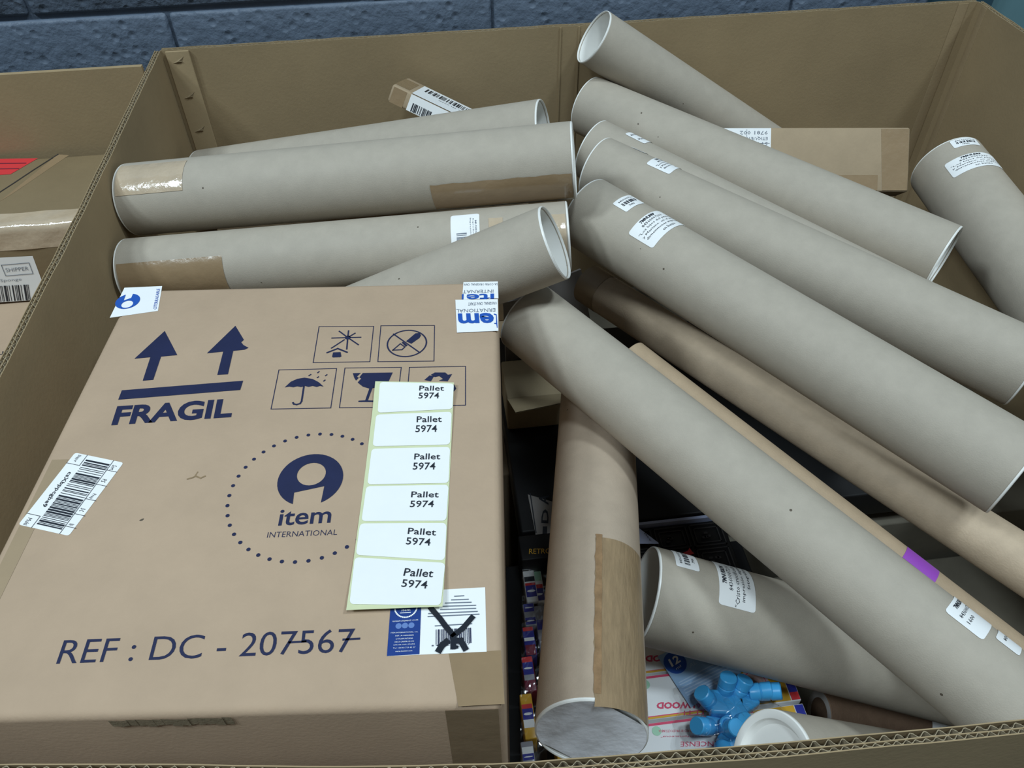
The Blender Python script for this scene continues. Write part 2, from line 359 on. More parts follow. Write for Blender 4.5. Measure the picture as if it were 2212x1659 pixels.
# the stack of five running down to the right
e, L = tube('poster_tube', 'grey poster tube leaning on the back wall, open white end above the rim', 0.0386,(0.6027,0.9706,0.9981),(1.0586,0.9575,0.6988), capA='open', capB='cup')
e, L = tube('poster_tube', 'unlabelled grey poster tube on top of the right stack, open end facing right', 0.0424,(0.5969,0.9506,0.9056),(0.9553,0.5614,0.8751), capB='open')
e, L = tube('poster_tube', 'grey poster tube mostly buried between two others, only its label end showing', 0.0420,(0.5816,0.8347,0.8986),(0.9578,0.4449,0.8323))
r = (0.0420,(0.5816,0.8347,0.8986),(0.9578,0.4449,0.8323))[0]; clabel(e, r, .0405, .072, -5, -62, [('84360007210', .08, .7, .70, .82), ('Mariano', .08, .6, .3, .42)])
e, L = tube('poster_tube', 'middle grey poster tube of the right stack with label near its left end', 0.0410,(0.5665,0.7391,0.9252),(0.9409,0.3655,0.8795))
r = (0.0410,(0.5665,0.7391,0.9252),(0.9409,0.3655,0.8795))[0]; clabel(e, r, .0680, .1005, 9.2, -75, BIG5); clabel(e, r, .0310, .0525, -26, -62, SMALL)
e, L = tube('poster_tube', 'lowest grey tube of the right stack with two clear labels side by side', 0.0429,(0.5361,0.6497,0.9205),(0.8470,0.2344,0.8887))
r = (0.0429,(0.5361,0.6497,0.9205),(0.8470,0.2344,0.8887))[0]; clabel(e, r, .0840, .1190, 43, -44, BIG5); clabel(e, r, .0440, .0650, 16, -28, SMALL, rc=.002)
e, L = tube('poster_tube', 'big grey poster tube in the foreground with two labels at its lower right', 0.0392,(0.4444,0.4999,0.8934),(0.7680,0.0373,0.8438))
r = (0.0392,(0.4444,0.4999,0.8934),(0.7680,0.0373,0.8438))[0]; clabel(e, r, .4685, .4998, -2, -75, [('7MNLBRP', .2, .6, .8, .92, .03), ('84360007210', .1, .7, .6, .7), ('1600', .1, .34, .40, .5)], sk=0)
clabel(e, r, .5053, .524, -18.5, -60, [('84360', .2, .7, .6, .75)], rc=.002)
e, L = tube('poster_tube', 'grey poster tube pointing at the camera, stained brown tape down its side', 0.0415,(0.5312,0.5165,0.7769),(0.4319,0.0701,0.8624), 'tube_brownish', capB='cup', depth=.005)
r = (0.0415,(0.5312,0.5165,0.7769),(0.4319,0.0701,0.8624))[0]; ctape(e, r, L - .161, L + .0005, -68, 1, 'tape_old', wob=.0007, sl=.006)
mb = MB(); ca, sa = math.cos(.95), math.sin(.95)
def et(u, v):
    q = -.0345 + .069 * v; h = math.sqrt((r * .965) ** 2 - q * q); p = (-1 + 2 * u) * h
    return (p * ca - q * sa, p * sa + q * ca, L + .0015 - .0016 * max(0, 1 - (p * p + q * q) / (r * .93) ** 2) ** .5)
mb.grid(et, 20, 10); mb.obj('end_tape', M['tape_white'], e, smooth=True)
ctape(e, r, L - .159, L - .004, -6, 1.5, 'tape_dark', wob=.0005, off=.0008)
e, L = tube('poster_tube', 'short looking grey tube under the foreground tube, white ring and curved label', 0.0474,(0.5224,0.2335,0.7560),(1.0315,0.0890,0.6256), depth=.05)
r = (0.0474,(0.5224,0.2335,0.7560),(1.0315,0.0890,0.6256))[0]; clabel(e, r, .057, .093, 21.3, -52, BIG10, rc=.003); clabel(e, r, .0148, .0382, -11.8, -52, SMALL, rc=.002)
e, L = tube('poster_tube', 'grey tube standing in the front corner with a flat white plastic cap', 0.0435,(0.5820,0.0560,0.7800),(0.9900,0.0488,0.5275), capA='shallow')
e, L = tube('poster_tube', 'thick grey poster tube at the right wall with two curved labels', 0.0507,(1.0977,0.8009,0.8501),(1.1231,0.2080,0.7621))
r = (0.0507,(1.0977,0.8009,0.8501),(1.1231,0.2080,0.7621))[0]; clabel(e, r, .0345, .0625, 48.5, -42, BIG5, rc=.003); clabel(e, r, .002, .0175, 23, -22, SMALL, rc=.002)
# left group
e, L = tube('poster_tube', 'rearmost grey tube of the left group, open white right end', 0.0414,(0.0268,0.9322,0.8421),(0.5039,0.7893,0.9538), capB='open')
e, L = tube('poster_tube', 'second grey tube of the left group with shiny tape on both ends', 0.0413,(0.0070,0.7081,0.9486),(0.5113,0.6245,1.0060))
r = (0.0413,(0.0070,0.7081,0.9486),(0.5113,0.6245,1.0060))[0]; ctape(e, r, .003, .083, -4, 53, 'tape_clear'); ctape(e, r, .360, L - .002, 78, 130, 'tape', wob=.001)
e, L = tube('poster_tube', 'third grey tube of the left group with barcode label and brown tape', 0.0381,(0.0065,0.6268,0.9041),(0.4983,0.5711,0.9447))
r = (0.0381,(0.0065,0.6268,0.9041),(0.4983,0.5711,0.9447))[0]; ctape(e, r, .003, .1215, 40, 118, 'tape'); ctape(e, r, .476, .4945, 17, 88, 'tape_clear', wob=.0006); ctape(e, r, .4128, .428, 13.5, 30, 'tape_clear', wob=.0008)
S = cyl(r); a, b = 0 * D2 * r, 70 * D2 * r
mb = MB(); patch(mb, S, (.403, a), (.403, b), (.372, b), (.372, a), 10, 4, .0005, .003); lo = mb.obj('label', M['label'], e, smooth=True)
mb = MB()
for i, (s, t0, t1) in enumerate((('MUSEO DE', .22, .75), ('Reproducción 100', .16, .95), ('Impresión digital', .14, .9))):
    ss = .4000 - i * .0029; text(mb, S, s, (ss - .0018, (a + (b - a) * t0)), (ss - .0018, (a + (b - a) * t1)), (ss, (a + (b - a) * t0)), .01 if i == 0 else 0, 1, .0008)
bars(mb, S, (.378, a + (b - a) * .52), (.378, a + (b - a) * .98), (.389, a + (b - a) * .52), 12, .0008, 5)
mb.obj('printed_text', M['ink_grey'], lo)
e, L = tube('poster_tube', 'grey tube slanting up behind the printed carton, open white end facing right', 0.0381,(0.0277,0.5517,0.7809),(0.4699,0.4947,0.9920), capB='open')
# brown tubes
e, L = tube('cardboard_tube', 'long plain brown kraft tube lying between the grey ones, taped end', 0.0270,(0.5555,0.7012,0.7719),(0.9232,0.1530,0.7796), 'tube_kraft', None, None, group='brown cardboard tubes', wall_t=.004)
r = (0.0270,(0.5555,0.7012,0.7719),(0.9232,0.1530,0.7796))[0]; ctape(e, r, .001, .034, -180, 180, 'tape_faint')
MB().lathe([(0, .0004), (r - .004, .0004), (r - .0005, .0012), (r - .0005, .004)], 40).obj('end_disc', M['tube_kraft'], e, smooth=True)
e, L = tube('cardboard_tube', 'tan kraft tube tucked under the foreground grey tube, purple sticker on it', 0.0260,(0.5491,0.4646,0.8484),(0.8447,0.0670,0.7806), 'tube_tan', None, None, group='brown cardboard tubes', wall_t=.004)
r = (0.0260,(0.5491,0.4646,0.8484),(0.8447,0.0670,0.7806))[0]; ctape(e, r, .3267, .359, -40, 4, 'purple', 'sticker', sl=.002)
MB().lathe([(0, .0004), (r - .004, .0004), (r - .0005, .0012), (r - .0005, .004)], 40).obj('end_disc', M['tube_tan'], e, smooth=True)
e, L = tube('cardboard_tube', 'small dark brown cardboard core near the front edge with white band', 0.0240,(0.7150,0.1600,0.5900),(0.9550,0.1350,0.5400), 'tube_dark', None, None, group='brown cardboard tubes', wall_t=.007)
r = (0.0240,(0.7150,0.1600,0.5900),(0.9550,0.1350,0.5400))[0]; ctape(e, r, .118, .165, -180, 180, 'label', 'paper_band')
MB().lathe([(r - .0075, .0006), (r - .0003, .0006)], 40).obj('cut_edge', M['greycard'], e)

# ================================================================ printed carton in front
IC = empty('carton', Matrix(((.9951, .0993, 0, .0174), (-.0993, .9951, 0, .0837), (0, 0, 1, .55), (0, 0, 0, 1))), 'large taped brown carton with navy handling symbols and round logo', 'box')
IW, ID, IH = .3525, .411, .430
mb = MB().box(0, IW, 0, ID, 0, IH)
body = mb.obj('carton_body', M['carton'], IC, bevel=.006, seg=3)
ST = flat(IH)
mb = MB()
poly(mb, ST, [(0.0509,0.3481),(0.0711,0.3156),(0.0574,0.3141),(0.0591,0.2853),(0.0504,0.2846),(0.0482,0.3137),(0.0348,0.3122)])
poly(mb, ST, [(0.1135,0.3530),(0.1254,0.3335),(0.1236,0.3305),(0.1265,0.3266),(0.1317,0.3230),(0.1289,0.3206),(0.1191,0.3193),(0.1212,0.2900),(0.1122,0.2895),(0.1104,0.3187),(0.0966,0.3170)])
poly(mb, ST, [(0.0363,0.2737),(0.1359,0.2817),(0.1358,0.2708),(0.0368,0.2628)])
mb.obj('printed_arrows', M['navy'], IC)
mb = MB(); t = [(0.0405,0.2341),(0.1352,0.2399),(0.0385,0.2556)]; text(mb, ST, 'FRAGIL', *t, bold=.035, res=4); mb.obj('printed_text', M['navy'], IC)
mb = MB(); t = [(0.0727,0.0336),(0.2580,0.0364),(0.0719,0.0497)]
text(mb, ST, 'REF : DC - 207567', *t, bold=-.004, res=4)
mb.obj('printed_text', M['navy'], IC)
# 7s are crossed
for q in ([(0.2163,0.0440),(0.2265,0.0444)], [(0.2505,0.0450),(0.2605,0.0453)]): mb = MB(); line(mb, ST, q, .0014); mb.obj('printed_stroke', M['navy'], IC)
# handling pictograms
mb = MB()
for q in ([(0.1899,0.3492),(0.2394,0.3479),(0.2408,0.3014),(0.1918,0.3019)], [(0.2459,0.3484),(0.2945,0.3471),(0.2962,0.3003),(0.2477,0.3012)], [(0.1638,0.2938),(0.2131,0.2939),(0.2145,0.2476),(0.1658,0.2480)],
          [(0.2202,0.2943),(0.2685,0.2935),(0.2681,0.2468),(0.2216,0.2476)], [(0.2755,0.2932),(0.3236,0.2928),(0.3244,0.2471),(0.2760,0.2474)]): line(mb, ST, q, .0007, closed=True)
mb.obj('printed_frames', M['navy'], IC)
mb = MB()
c = [(0.2178,0.3334)][0]
for q in [(0.2091,0.3422),(0.2174,0.3425),(0.2236,0.3390),(0.2293,0.3334),(0.2283,0.3236),(0.2188,0.3182),(0.2038,0.3332),(0.2052,0.3200)]:
    a = (c[0] + (q[0] - c[0]) * .22, c[1] + (q[1] - c[1]) * .22); line(mb, ST, [a, q], .0013)
disc(mb, ST, c, .0026); line(mb, ST, [(0.2022,0.3142),(0.2107,0.3192),(0.2195,0.3141)], .0016); poly(mb, ST, [(0.2073,0.3143),(0.2139,0.3145),(0.2153,0.3090),(0.2143,0.3080),(0.2080,0.3079),(0.2072,0.3089)])
mb.obj('printed_sun_symbol', M['navy'], IC)
mb = MB()
c = [(0.2712,0.3240),(0.2880,0.3234),(0.2700,0.3416)]; rr = (abs(c[1][0] - c[0][0]) + abs(c[2][1] - c[0][1])) / 2
line(mb, ST, [(c[0][0] + rr * math.cos(i * math.pi / 24), c[0][1] + rr * math.sin(i * math.pi / 24)) for i in range(48)], .0013, closed=True)
line(mb, ST, [(0.2583,0.3367),(0.2833,0.3114)], .0013)
poly(mb, ST, [(0.2702,0.3266),(0.2779,0.3369),(0.2814,0.3374),(0.2831,0.3341),(0.2819,0.3305),(0.2751,0.3232)]); poly(mb, ST, [(0.2664,0.3252),(0.2678,0.3260),(0.2721,0.3212),(0.2704,0.3196)])
line(mb, ST, [(0.2594,0.3154),(0.2654,0.3236),(0.2697,0.3192),(0.2674,0.3157)], .0011, closed=True)
mb.obj('printed_knife_symbol', M['navy'], IC)
mb = MB()
poly(mb, ST, [(0.1873,0.2836),(0.1945,0.2818),(0.2003,0.2777),(0.2051,0.2724),(0.2019,0.2733),(0.1993,0.2722),(0.1957,0.2735),(0.1925,0.2725),(0.1893,0.2737),(0.1861,0.2725),(0.1829,0.2735),(0.1797,0.2725),(0.1761,0.2734),(0.1725,0.2726),(0.1765,0.2791),(0.1814,0.2824)])
line(mb, ST, [(0.1885,0.2730),(0.1894,0.2561),(0.1886,0.2534),(0.1860,0.2524),(0.1836,0.2530),(0.1826,0.2545)], .0015)
for q in ([(0.1908,0.2860),(0.1920,0.2872)], [(0.1977,0.2893),(0.1986,0.2905)], [(0.1983,0.2834),(0.1990,0.2842)], [(0.2049,0.2855),(0.2058,0.2865)], [(0.2043,0.2790),(0.2051,0.2801)]): line(mb, ST, q, .0012)
mb.obj('printed_umbrella_symbol', M['navy'], IC)
mb = MB()
poly(mb, ST, [(0.2362,0.2876),(0.2617,0.2873),(0.2592,0.2769),(0.2542,0.2713),(0.2463,0.2691),(0.2440,0.2552),(0.2518,0.2546),(0.2517,0.2531),(0.2362,0.2536),(0.2363,0.2551),(0.2417,0.2553),(0.2437,0.2688),(0.2380,0.2713),(0.2331,0.2763),(0.2356,0.2810),(0.2338,0.2824)])
poly(mb, ST, [(0.2277,0.2877),(0.2345,0.2877),(0.2317,0.2833),(0.2335,0.2820),(0.2315,0.2786),(0.2297,0.2818)])
mb.obj('printed_glass_symbol', M['navy'], IC)
mb = MB()
poly(mb, ST, [(0.2891,0.2773),(0.2932,0.2827),(0.2971,0.2818),(0.2949,0.2757)]); poly(mb, ST, [(0.2943,0.2835),(0.2976,0.2861),(0.3065,0.2858),(0.3088,0.2830),(0.3124,0.2837),(0.3089,0.2752),(0.3014,0.2763),(0.3048,0.2781),(0.3015,0.2817),(0.2978,0.2806)])
poly(mb, ST, [(0.2846,0.2722),(0.2921,0.2727),(0.2938,0.2647),(0.2888,0.2593)]); poly(mb, ST, [(0.3084,0.2718),(0.3138,0.2732),(0.3164,0.2662),(0.3128,0.2603),(0.3094,0.2623)])
poly(mb, ST, [(0.2915,0.2573),(0.2995,0.2580),(0.2997,0.2534),(0.2931,0.2527)]); poly(mb, ST, [(0.3035,0.2588),(0.3095,0.2590),(0.3130,0.2557),(0.3045,0.2514)])
mb.obj('printed_recycling_symbol', M['navy'], IC)
# round logo: dotted ring, head and doorway mark, two words
rg = [(0.1602,0.1929),(0.1521,0.1675),(0.1550,0.1418),(0.1758,0.1147)] + [(0.2118,0.2197),(0.2443,0.2076),(0.1995,0.1041),(0.2166,0.1031),(0.2410,0.1114)]
def circ(P):
    sx = sum(p[0] for p in P) / len(P); sy = sum(p[1] for p in P) / len(P); x, y = sx, sy
    for _ in range(300):
        R = sum(math.dist(p, (x, y)) for p in P) / len(P); gx = gy = 0
        for p in P: d = math.dist(p, (x, y)); gx += (d - R) * (x - p[0]) / d; gy += (d - R) * (y - p[1]) / d
        x -= gx / len(P) * 1.0; y -= gy / len(P) * 1.0
    return x, y, R
cx_, cy_, cr_ = circ(rg)
mb = MB()
for i in range(40): a = 2 * math.pi * i / 40; disc(mb, ST, (cx_ + cr_ * math.cos(a), cy_ + cr_ * math.sin(a)), .0015, 10)
lp = [(0.2072,0.1990),(0.2230,0.1934),(0.2335,0.1766),(0.2324,0.1637),(0.2270,0.1555),(0.2209,0.1523),(0.2207,0.1678),(0.1991,0.1622),(0.1997,0.1519),(0.1909,0.1583),(0.1853,0.1704),(0.1870,0.1866),(0.1953,0.1958)]
mb.obj('printed_dots', M['navy'], IC)
mb = MB()
a = [(0.2093,0.1746),(0.2054,0.1991),(0.2337,0.1750),(0.2093,0.1796),(0.2198,0.1808),(0.2076,0.1907)]
lc, ry, rx = a[0], a[1][1] - a[0][1], a[2][0] - a[0][0]; lr = (ry + rx) / 2
ic = a[3]; ir = ((a[4][0] - ic[0]) + (a[5][1] - ic[1])) / 2
dl = [(0.1996,0.1511),(0.1992,0.1625),(0.2207,0.1678),(0.2208,0.1519)]
outer = []
def ang(p): return math.atan2(p[1] - lc[1], p[0] - lc[0])
a0 = ang(dl[3]); a1 = ang(dl[0])
while a1 < a0: a1 += 2 * math.pi
for i in range(41): t = a0 + (a1 - a0) * i / 40; outer.append((lc[0] + lr * math.cos(t), lc[1] + lr * math.sin(t)))
outer += [dl[1], dl[2]]
polyh(mb, ST, [outer, [(ic[0] + ir * math.cos(2 * math.pi * i / 28), ic[1] + ir * math.sin(2 * math.pi * i / 28)) for i in range(28)]])
mb.obj('printed_logo', M['navy'], IC)
mb = MB(); text(mb, ST, 'item', *[(0.1925,0.1332),(0.2298,0.1347),(0.1921,0.1471)], bold=.012, res=4); text(mb, ST, 'INTERNATIONAL', *[(0.1866,0.1234),(0.2358,0.1244),(0.1866,0.1280)], bold=-.008, res=2); mb.obj('printed_text', M['navy'], IC)
# barcode sticker
def sticker(q, m, name='sticker', rc=.002, off=.00025, par=IC, S=ST):
    mb = MB(); patch(mb, S, q[0], q[1], q[2], q[3], 6, 4, off, rc); return mb.obj(name, M[m], par)
q = [(0.0218,0.2065),(0.0054,0.1400),(0.0454,0.1292),(0.0630,0.1952)]; q = [q[0], q[1], q[2], q[3]]
lo = sticker(q, 'label', 'barcode_sticker')
c = (q[3], q[0], q[2])   # across, then down the strip
mb = MB(); g = lambda u, v: sub(q[0], q[1], q[3], u, v)
bars(mb, ST, g(.06, .30), g(.95, .30), g(.06, .78), 38, .0006, 9)
text(mb, ST, 'csXbppcgbe9', g(.26, .135), g(.74, .135), g(.26, .235), .01, 2, .0006)
text(mb, ST, 'Shipper', g(.02, .08), g(.12, .08), g(.02, .16), 0, 1, .0006); text(mb, ST, 'Multi', g(.90, .08), g(.99, .08), g(.90, .16), 0, 1, .0006)
for i, s in enumerate(('Sort', 'PS', 'Prep', 'DC', 'N')): text(mb, ST, s, g(.06 + .2 * i, .84), g(.06 + .2 * i + (.07 if len(s) > 2 else .04 if len(s) == 2 else .02), .84), g(.06 + .2 * i, .93), 0, 1, .0006)
line(mb, ST, [g(0, .80), g(1, .80)], .0004, .0006)
for u in (.14, .34, .54, .74, .9): line(mb, ST, [g(u, .8), g(u, 1)], .0004, .0006)
for u in (.155, .855): line(mb, ST, [g(u, 0), g(u, .26)], .0004, .0006)
line(mb, ST, [g(0, .26), g(.155, .26)], .0004, .0006); line(mb, ST, [g(.855, .26), g(1, .26)], .0004, .0006)
mb.obj('printed_barcode', M['ink'], lo)
# white tape at the corners
q = [(-0.0053,0.3684),(0.0365,0.3767),(0.0297,0.4140),(-0.0060,0.4127)]; lo = sticker(q, 'label', 'corner_tape', 0)
a = [(0.0039,0.3916),(0.0147,0.3943),(-0.0010,0.4065),(0.0087,0.3776)]; k = a[0]; rr = math.dist(a[0], a[1])
mb = MB(); dl = [(-0.0030,0.4056),(-0.0003,0.3929),(0.0056,0.3965),(0.0058,0.4053)]
a0 = math.atan2(dl[0][1] - k[1], dl[0][0] - k[0]); a1 = math.atan2(dl[3][1] - k[1], dl[3][0] - k[0])
while a1 < a0: a1 += 2 * math.pi
ou = [(k[0] + rr * math.cos(a0 + (a1 - a0) * i / 32), k[1] + rr * math.sin(a0 + (a1 - a0) * i / 32)) for i in range(33)] + [dl[2], dl[1]]
h = [(0.0048,0.3872)][0]
polyh(mb, ST, [ou, [(h[0] + rr * .48 * math.cos(2 * math.pi * i / 20), h[1] + rr * .48 * math.sin(2 * math.pi * i / 20)) for i in range(20)]], .0006)
text(mb, ST, 'CITERRASABLE', *[(0.0347,0.3785),(0.0290,0.4095),(0.0316,0.3786)], 0, 1, .0006)
mb.obj('printed_logo', M['blue_print'], lo)
def edge_tape(S, q, name, m='label'):
    lo = sticker(q, m, name, 0); return lo
q = [(0.3186,0.3829),(0.3527,0.3835),(0.3524,0.4092),(0.3194,0.4093)]; lo = sticker(q, 'label', 'corner_tape', 0, .0003)
mb = MB()
text(mb, ST, 'INTERNAT', *[(0.3481,0.3965),(0.3191,0.3966),(0.3480,0.3918)], -.005, 2, .0007)
text(mb, ST, 'SA COPIA ORIGINAL CAN', *[(0.3522,0.4063),(0.3201,0.4067),(0.3523,0.4030)], 0, 1, .0007)
mb.obj('printed_text', M['ink_grey'], lo)
mb = MB(); text(mb, ST, 'ite', *[(0.3489,0.3905),(0.3228,0.3905),(0.3488,0.3800)], .02, 3, .0007); poly(mb, ST, [(0.3184,0.3906),(0.3201,0.3908),(0.3200,0.3828),(0.3185,0.3829)], .0007); mb.obj('printed_text', M['blue_print'], lo)
q = [(0.3151,0.3358),(0.3522,0.3370),(0.3521,0.3816),(0.3124,0.3822)]; lo = sticker(q, 'label', 'corner_tape', 0, .0009)
mb = MB()
text(mb, ST, 'ERNATIONAL', *[(0.3497,0.3682),(0.3137,0.3681),(0.3496,0.3633)], -.005, 2, .0013)
text(mb, ST, 'ORIGINAL CAN START', *[(0.3511,0.3777),(0.3244,0.3774),(0.3513,0.3734)], 0, 1, .0013)
mb.obj('printed_text', M['ink_grey'], lo)
mb = MB(); text(mb, ST, 'em', *[(0.3477,0.3618),(0.3152,0.3621),(0.3487,0.3475)], .03, 3, .0013); poly(mb, ST, [(0.3483,0.3606),(0.3509,0.3594),(0.3515,0.3408),(0.3510,0.3408),(0.3504,0.3460),(0.3486,0.3463),(0.3486,0.3475),(0.3503,0.3474),(0.3502,0.3582),(0.3483,0.3592)], .0013); mb.obj('printed_text', M['blue_print'], lo)
# navy and white product label with a marker cross
q = [(0.2792,0.0330),(0.3416,0.0343),(0.3406,0.0797),(0.2784,0.0777)]; lo = sticker(q, 'label', 'product_label', 0)
mb = MB(); patch(mb, ST, *[(0.2792,0.0330),(0.2995,0.0337),(0.2984,0.0782),(0.2784,0.0777)], 2, 2, .0006); mb.obj('navy_field', M['navy_label'], lo)
mb = MB()
text(mb, ST, 'WWW.ITEMINT.COM', *[(0.2808,0.0557),(0.2973,0.0564),(0.2807,0.0567)], 0, 1, .0009)
for i, s in enumerate(('ITEM INTERNATIONAL, S.A.', 'NIF: A-08988282', 'C/ TRAMUNTANA', '08213 CAMPRODON', 'BARCELONA (SPAIN)', 'Tel: +34 93 719 43 57', 'www.itemint.com')):
    y = 1165 + i * 57; x0 = (205, 285, 290, 265, 250, 240, 285)[i]; x1 = (690, 615, 600, 615, 630, 640, 585)[i]
    p = {0: [(0.2805,0.0478),(0.2978,0.0482),(0.2804,0.0487)], 1: [(0.2835,0.0458),(0.2952,0.0460),(0.2835,0.0467)], 2: [(0.2838,0.0436),(0.2948,0.0439),(0.2838,0.0445)], 3: [(0.2833,0.0416),(0.2955,0.0419),(0.2833,0.0425)], 4: [(0.2829,0.0395),(0.2962,0.0399),(0.2829,0.0404)], 5: [(0.2827,0.0375),(0.2967,0.0378),(0.2827,0.0384)], 6: [(0.2843,0.0353),(0.2949,0.0356),(0.2843,0.0362)]}[i]
    text(mb, ST, s, *p, 0, 1, .0009)
c = [(0.2888,0.0662),(0.2893,0.0590)]; rr = math.dist(*c)
for i in range(20): a = math.pi + math.pi * (i + .5) / 20; disc(mb, ST, (c[0][0] + rr * math.cos(a), c[0][1] + rr * math.sin(a)), .0006, 6, .0009)
text(mb, ST, 'item', *[(0.2861,0.0632),(0.2918,0.0635),(0.2861,0.0650)], .01, 1, .0009); line(mb, ST, [(0.2855,0.0621),(0.2920,0.0624)], .0005, .0009)
mb.obj('printed_text', M['label'], lo)
mb = MB()
for p in ([(0.2850,0.0530)], [(0.2891,0.0532)], [(0.2932,0.0533)]): disc(mb, ST, p[0], .0020, 14, .0008)
mb.obj('printed_icons', M['icon'], lo)
mb = MB()
L8 = ([(0.3204,0.0734),(0.3265,0.0736)], [(0.3185,0.0708),(0.3295,0.0709)], [(0.3145,0.0686),(0.3314,0.0687)], [(0.3131,0.0663),(0.3344,0.0664)], [(0.3114,0.0640),(0.3344,0.0642)], [(0.3039,0.0613),(0.3355,0.0620)], [(0.3036,0.0592),(0.3366,0.0600)], [(0.3086,0.0525),(0.3320,0.0534)])
for p in L8: line(mb, ST, p, .0007, .0007)
mb.obj('printed_lines', M['ink_grey'], lo)
mb = MB(); b = [(0.3093,0.0396),(0.3320,0.0402),(0.3089,0.0500)]; bars(mb, ST, *b, 30, .0007, 4)
text(mb, ST, '8 427423 207567', *[(0.3068,0.0385),(0.3311,0.0392),(0.3068,0.0396)], 0, 1, .0007)
mb.obj('printed_barcode', M['navy'], lo)
mb = MB()
line(mb, ST, [(0.3054,0.0647),(0.3117,0.0570),(0.3155,0.0516),(0.3200,0.0461),(0.3206,0.0419),(0.3206,0.0377)], .0036, .0011); line(mb, ST, [(0.3321,0.0574),(0.3266,0.0505),(0.3207,0.0453)], .0036, .00112)
line(mb, ST, [(0.3119,0.0359),(0.3135,0.0387),(0.3162,0.0412)], .0042, .00114); line(mb, ST, [(0.3208,0.0421),(0.3251,0.0417),(0.3280,0.0366)], .0038, .00116); line(mb, ST, [(0.3199,0.0381),(0.3230,0.0375)], .002, .00118)
mb.obj('marker_cross', M['marker'], lo)
# brown tape over the front right corner, left edge strip, torn front edge, scuffs
mb = MB(); patch(mb, ST, *[(0.3247,0.0003),(0.3524,0.0010),(0.3506,0.0350),(0.3178,0.0338)], 4, 4, .0002)
SF = plane((0, 0, 0), (1, 0, 0), (0, 0, 1))
mb.obj('corner_tape', M['tape'], IC)
mb = MB(); patch(mb, SF, (IW - .040, .02), (IW - .002, .02), (IW - .004, IH - .004), (IW - .036, IH - .004), 4, 4, .0003); mb.obj('corner_tape', M['tape_faint'], IC)
mb = MB(); patch(mb, ST, (.0065, .006), (.017, .006), (.019, .20), (.0065, .20), 3, 3, .0002); mb.obj('edge_tape', M['tape_faint'], IC)
mb = MB(); rnd = random.Random(3)
for i in range(14):
    x = .115 + i * .0052; patch(mb, SF, (x, IH - .0115 - rnd.random() * .003), (x + .0056, IH - .0115 - rnd.random() * .003), (x + .0056, IH - .0045), (x, IH - .0045 + rnd.random() * .001), 1, 1, .0006 + rnd.random() * .0006)
mb.obj('torn_edge', M['pallet_edge'], IC)
mb = MB()
line(mb, ST, [(0.1165,0.1777),(0.1202,0.1791),(0.1219,0.1803),(0.1262,0.1783),(0.1290,0.1801)], .0012); line(mb, ST, [(0.1214,0.1804),(0.1224,0.1842)], .0009)
mb.obj('scuff_mark', M['tape_old'], IC)

# ================================================================ strip of pallet labels lying on the carton
PS = empty('label_strip', IC.matrix_world @ Matrix.Translation((0, 0, IH)), 'strip of six white pallet number stickers lying on the printed carton', 'labels')
PQ = [(0.2508,0.0628),(0.3132,0.0636),(0.3146,0.2691),(0.2490,0.2724)]
PD = math.dist(PQ[0], PQ[3])
def SP(a, b, off=0):
    t = (b - PQ[0][1]) / PD
    return (a, b, .0012 + .004 * max(0, .18 - t) ** 1 / .18 + .0035 * max(0, t - .86) / .14 + .0008 * math.sin(t * 9) + off)
mb = MB(); patch(mb, SP, *PQ, 4, 30, 0); mb.obj('backing_strip', M['backing'], PS, smooth=True)
LB = [[(0.2524,0.0670),(0.3120,0.0643),(0.3135,0.0977),(0.2511,0.1043)], [(0.2516,0.1061),(0.3131,0.0999),(0.3132,0.1310),(0.2515,0.1325)], [(0.2522,0.1345),(0.3128,0.1330),(0.3134,0.1657),(0.2522,0.1663)],
      [(0.2527,0.1680),(0.3133,0.1674),(0.3133,0.2021),(0.2526,0.2021)], [(0.2531,0.2045),(0.3132,0.2044),(0.3136,0.2382),(0.2528,0.2371)], [(0.2537,0.2391),(0.3139,0.2412),(0.3146,0.2675),(0.2530,0.2712)]]
TX = [[[(0.2857,0.0877),(0.3055,0.0859),(0.2865,0.0940)], [(0.2851,0.0790),(0.3022,0.0770),(0.2856,0.0851)]], [[(0.2861,0.1221),(0.3060,0.1202),(0.2863,0.1275)], [(0.2855,0.1134),(0.3026,0.1117),(0.2856,0.1194)]],
      [[(0.2862,0.1547),(0.3064,0.1540),(0.2863,0.1601)], [(0.2859,0.1457),(0.3032,0.1452),(0.2861,0.1517)]], [[(0.2862,0.1904),(0.3061,0.1899),(0.2862,0.1961)], [(0.2857,0.1806),(0.3027,0.1802),(0.2858,0.1874)]],
      [[(0.2859,0.2276),(0.3059,0.2273),(0.2857,0.2339)], [(0.2855,0.2173),(0.3025,0.2171),(0.2854,0.2245)]], [[(0.2861,0.2608),(0.3066,0.2600),(0.2862,0.2659)], [(0.2859,0.2525),(0.3028,0.2521),(0.2860,0.2586)]]]
for q, t in zip(LB, TX):
    mb = MB(); patch(mb, SP, *q, 6, 8, .0004, .003); lo = mb.obj('pallet_label', M['label'], PS, smooth=True)
    mb = MB(); text(mb, SP, 'Pallet', *t[0], .008, 2, .0008); text(mb, SP, '5974', *t[1], .008, 2, .0008); mb.obj('printed_text', M['ink'], lo)

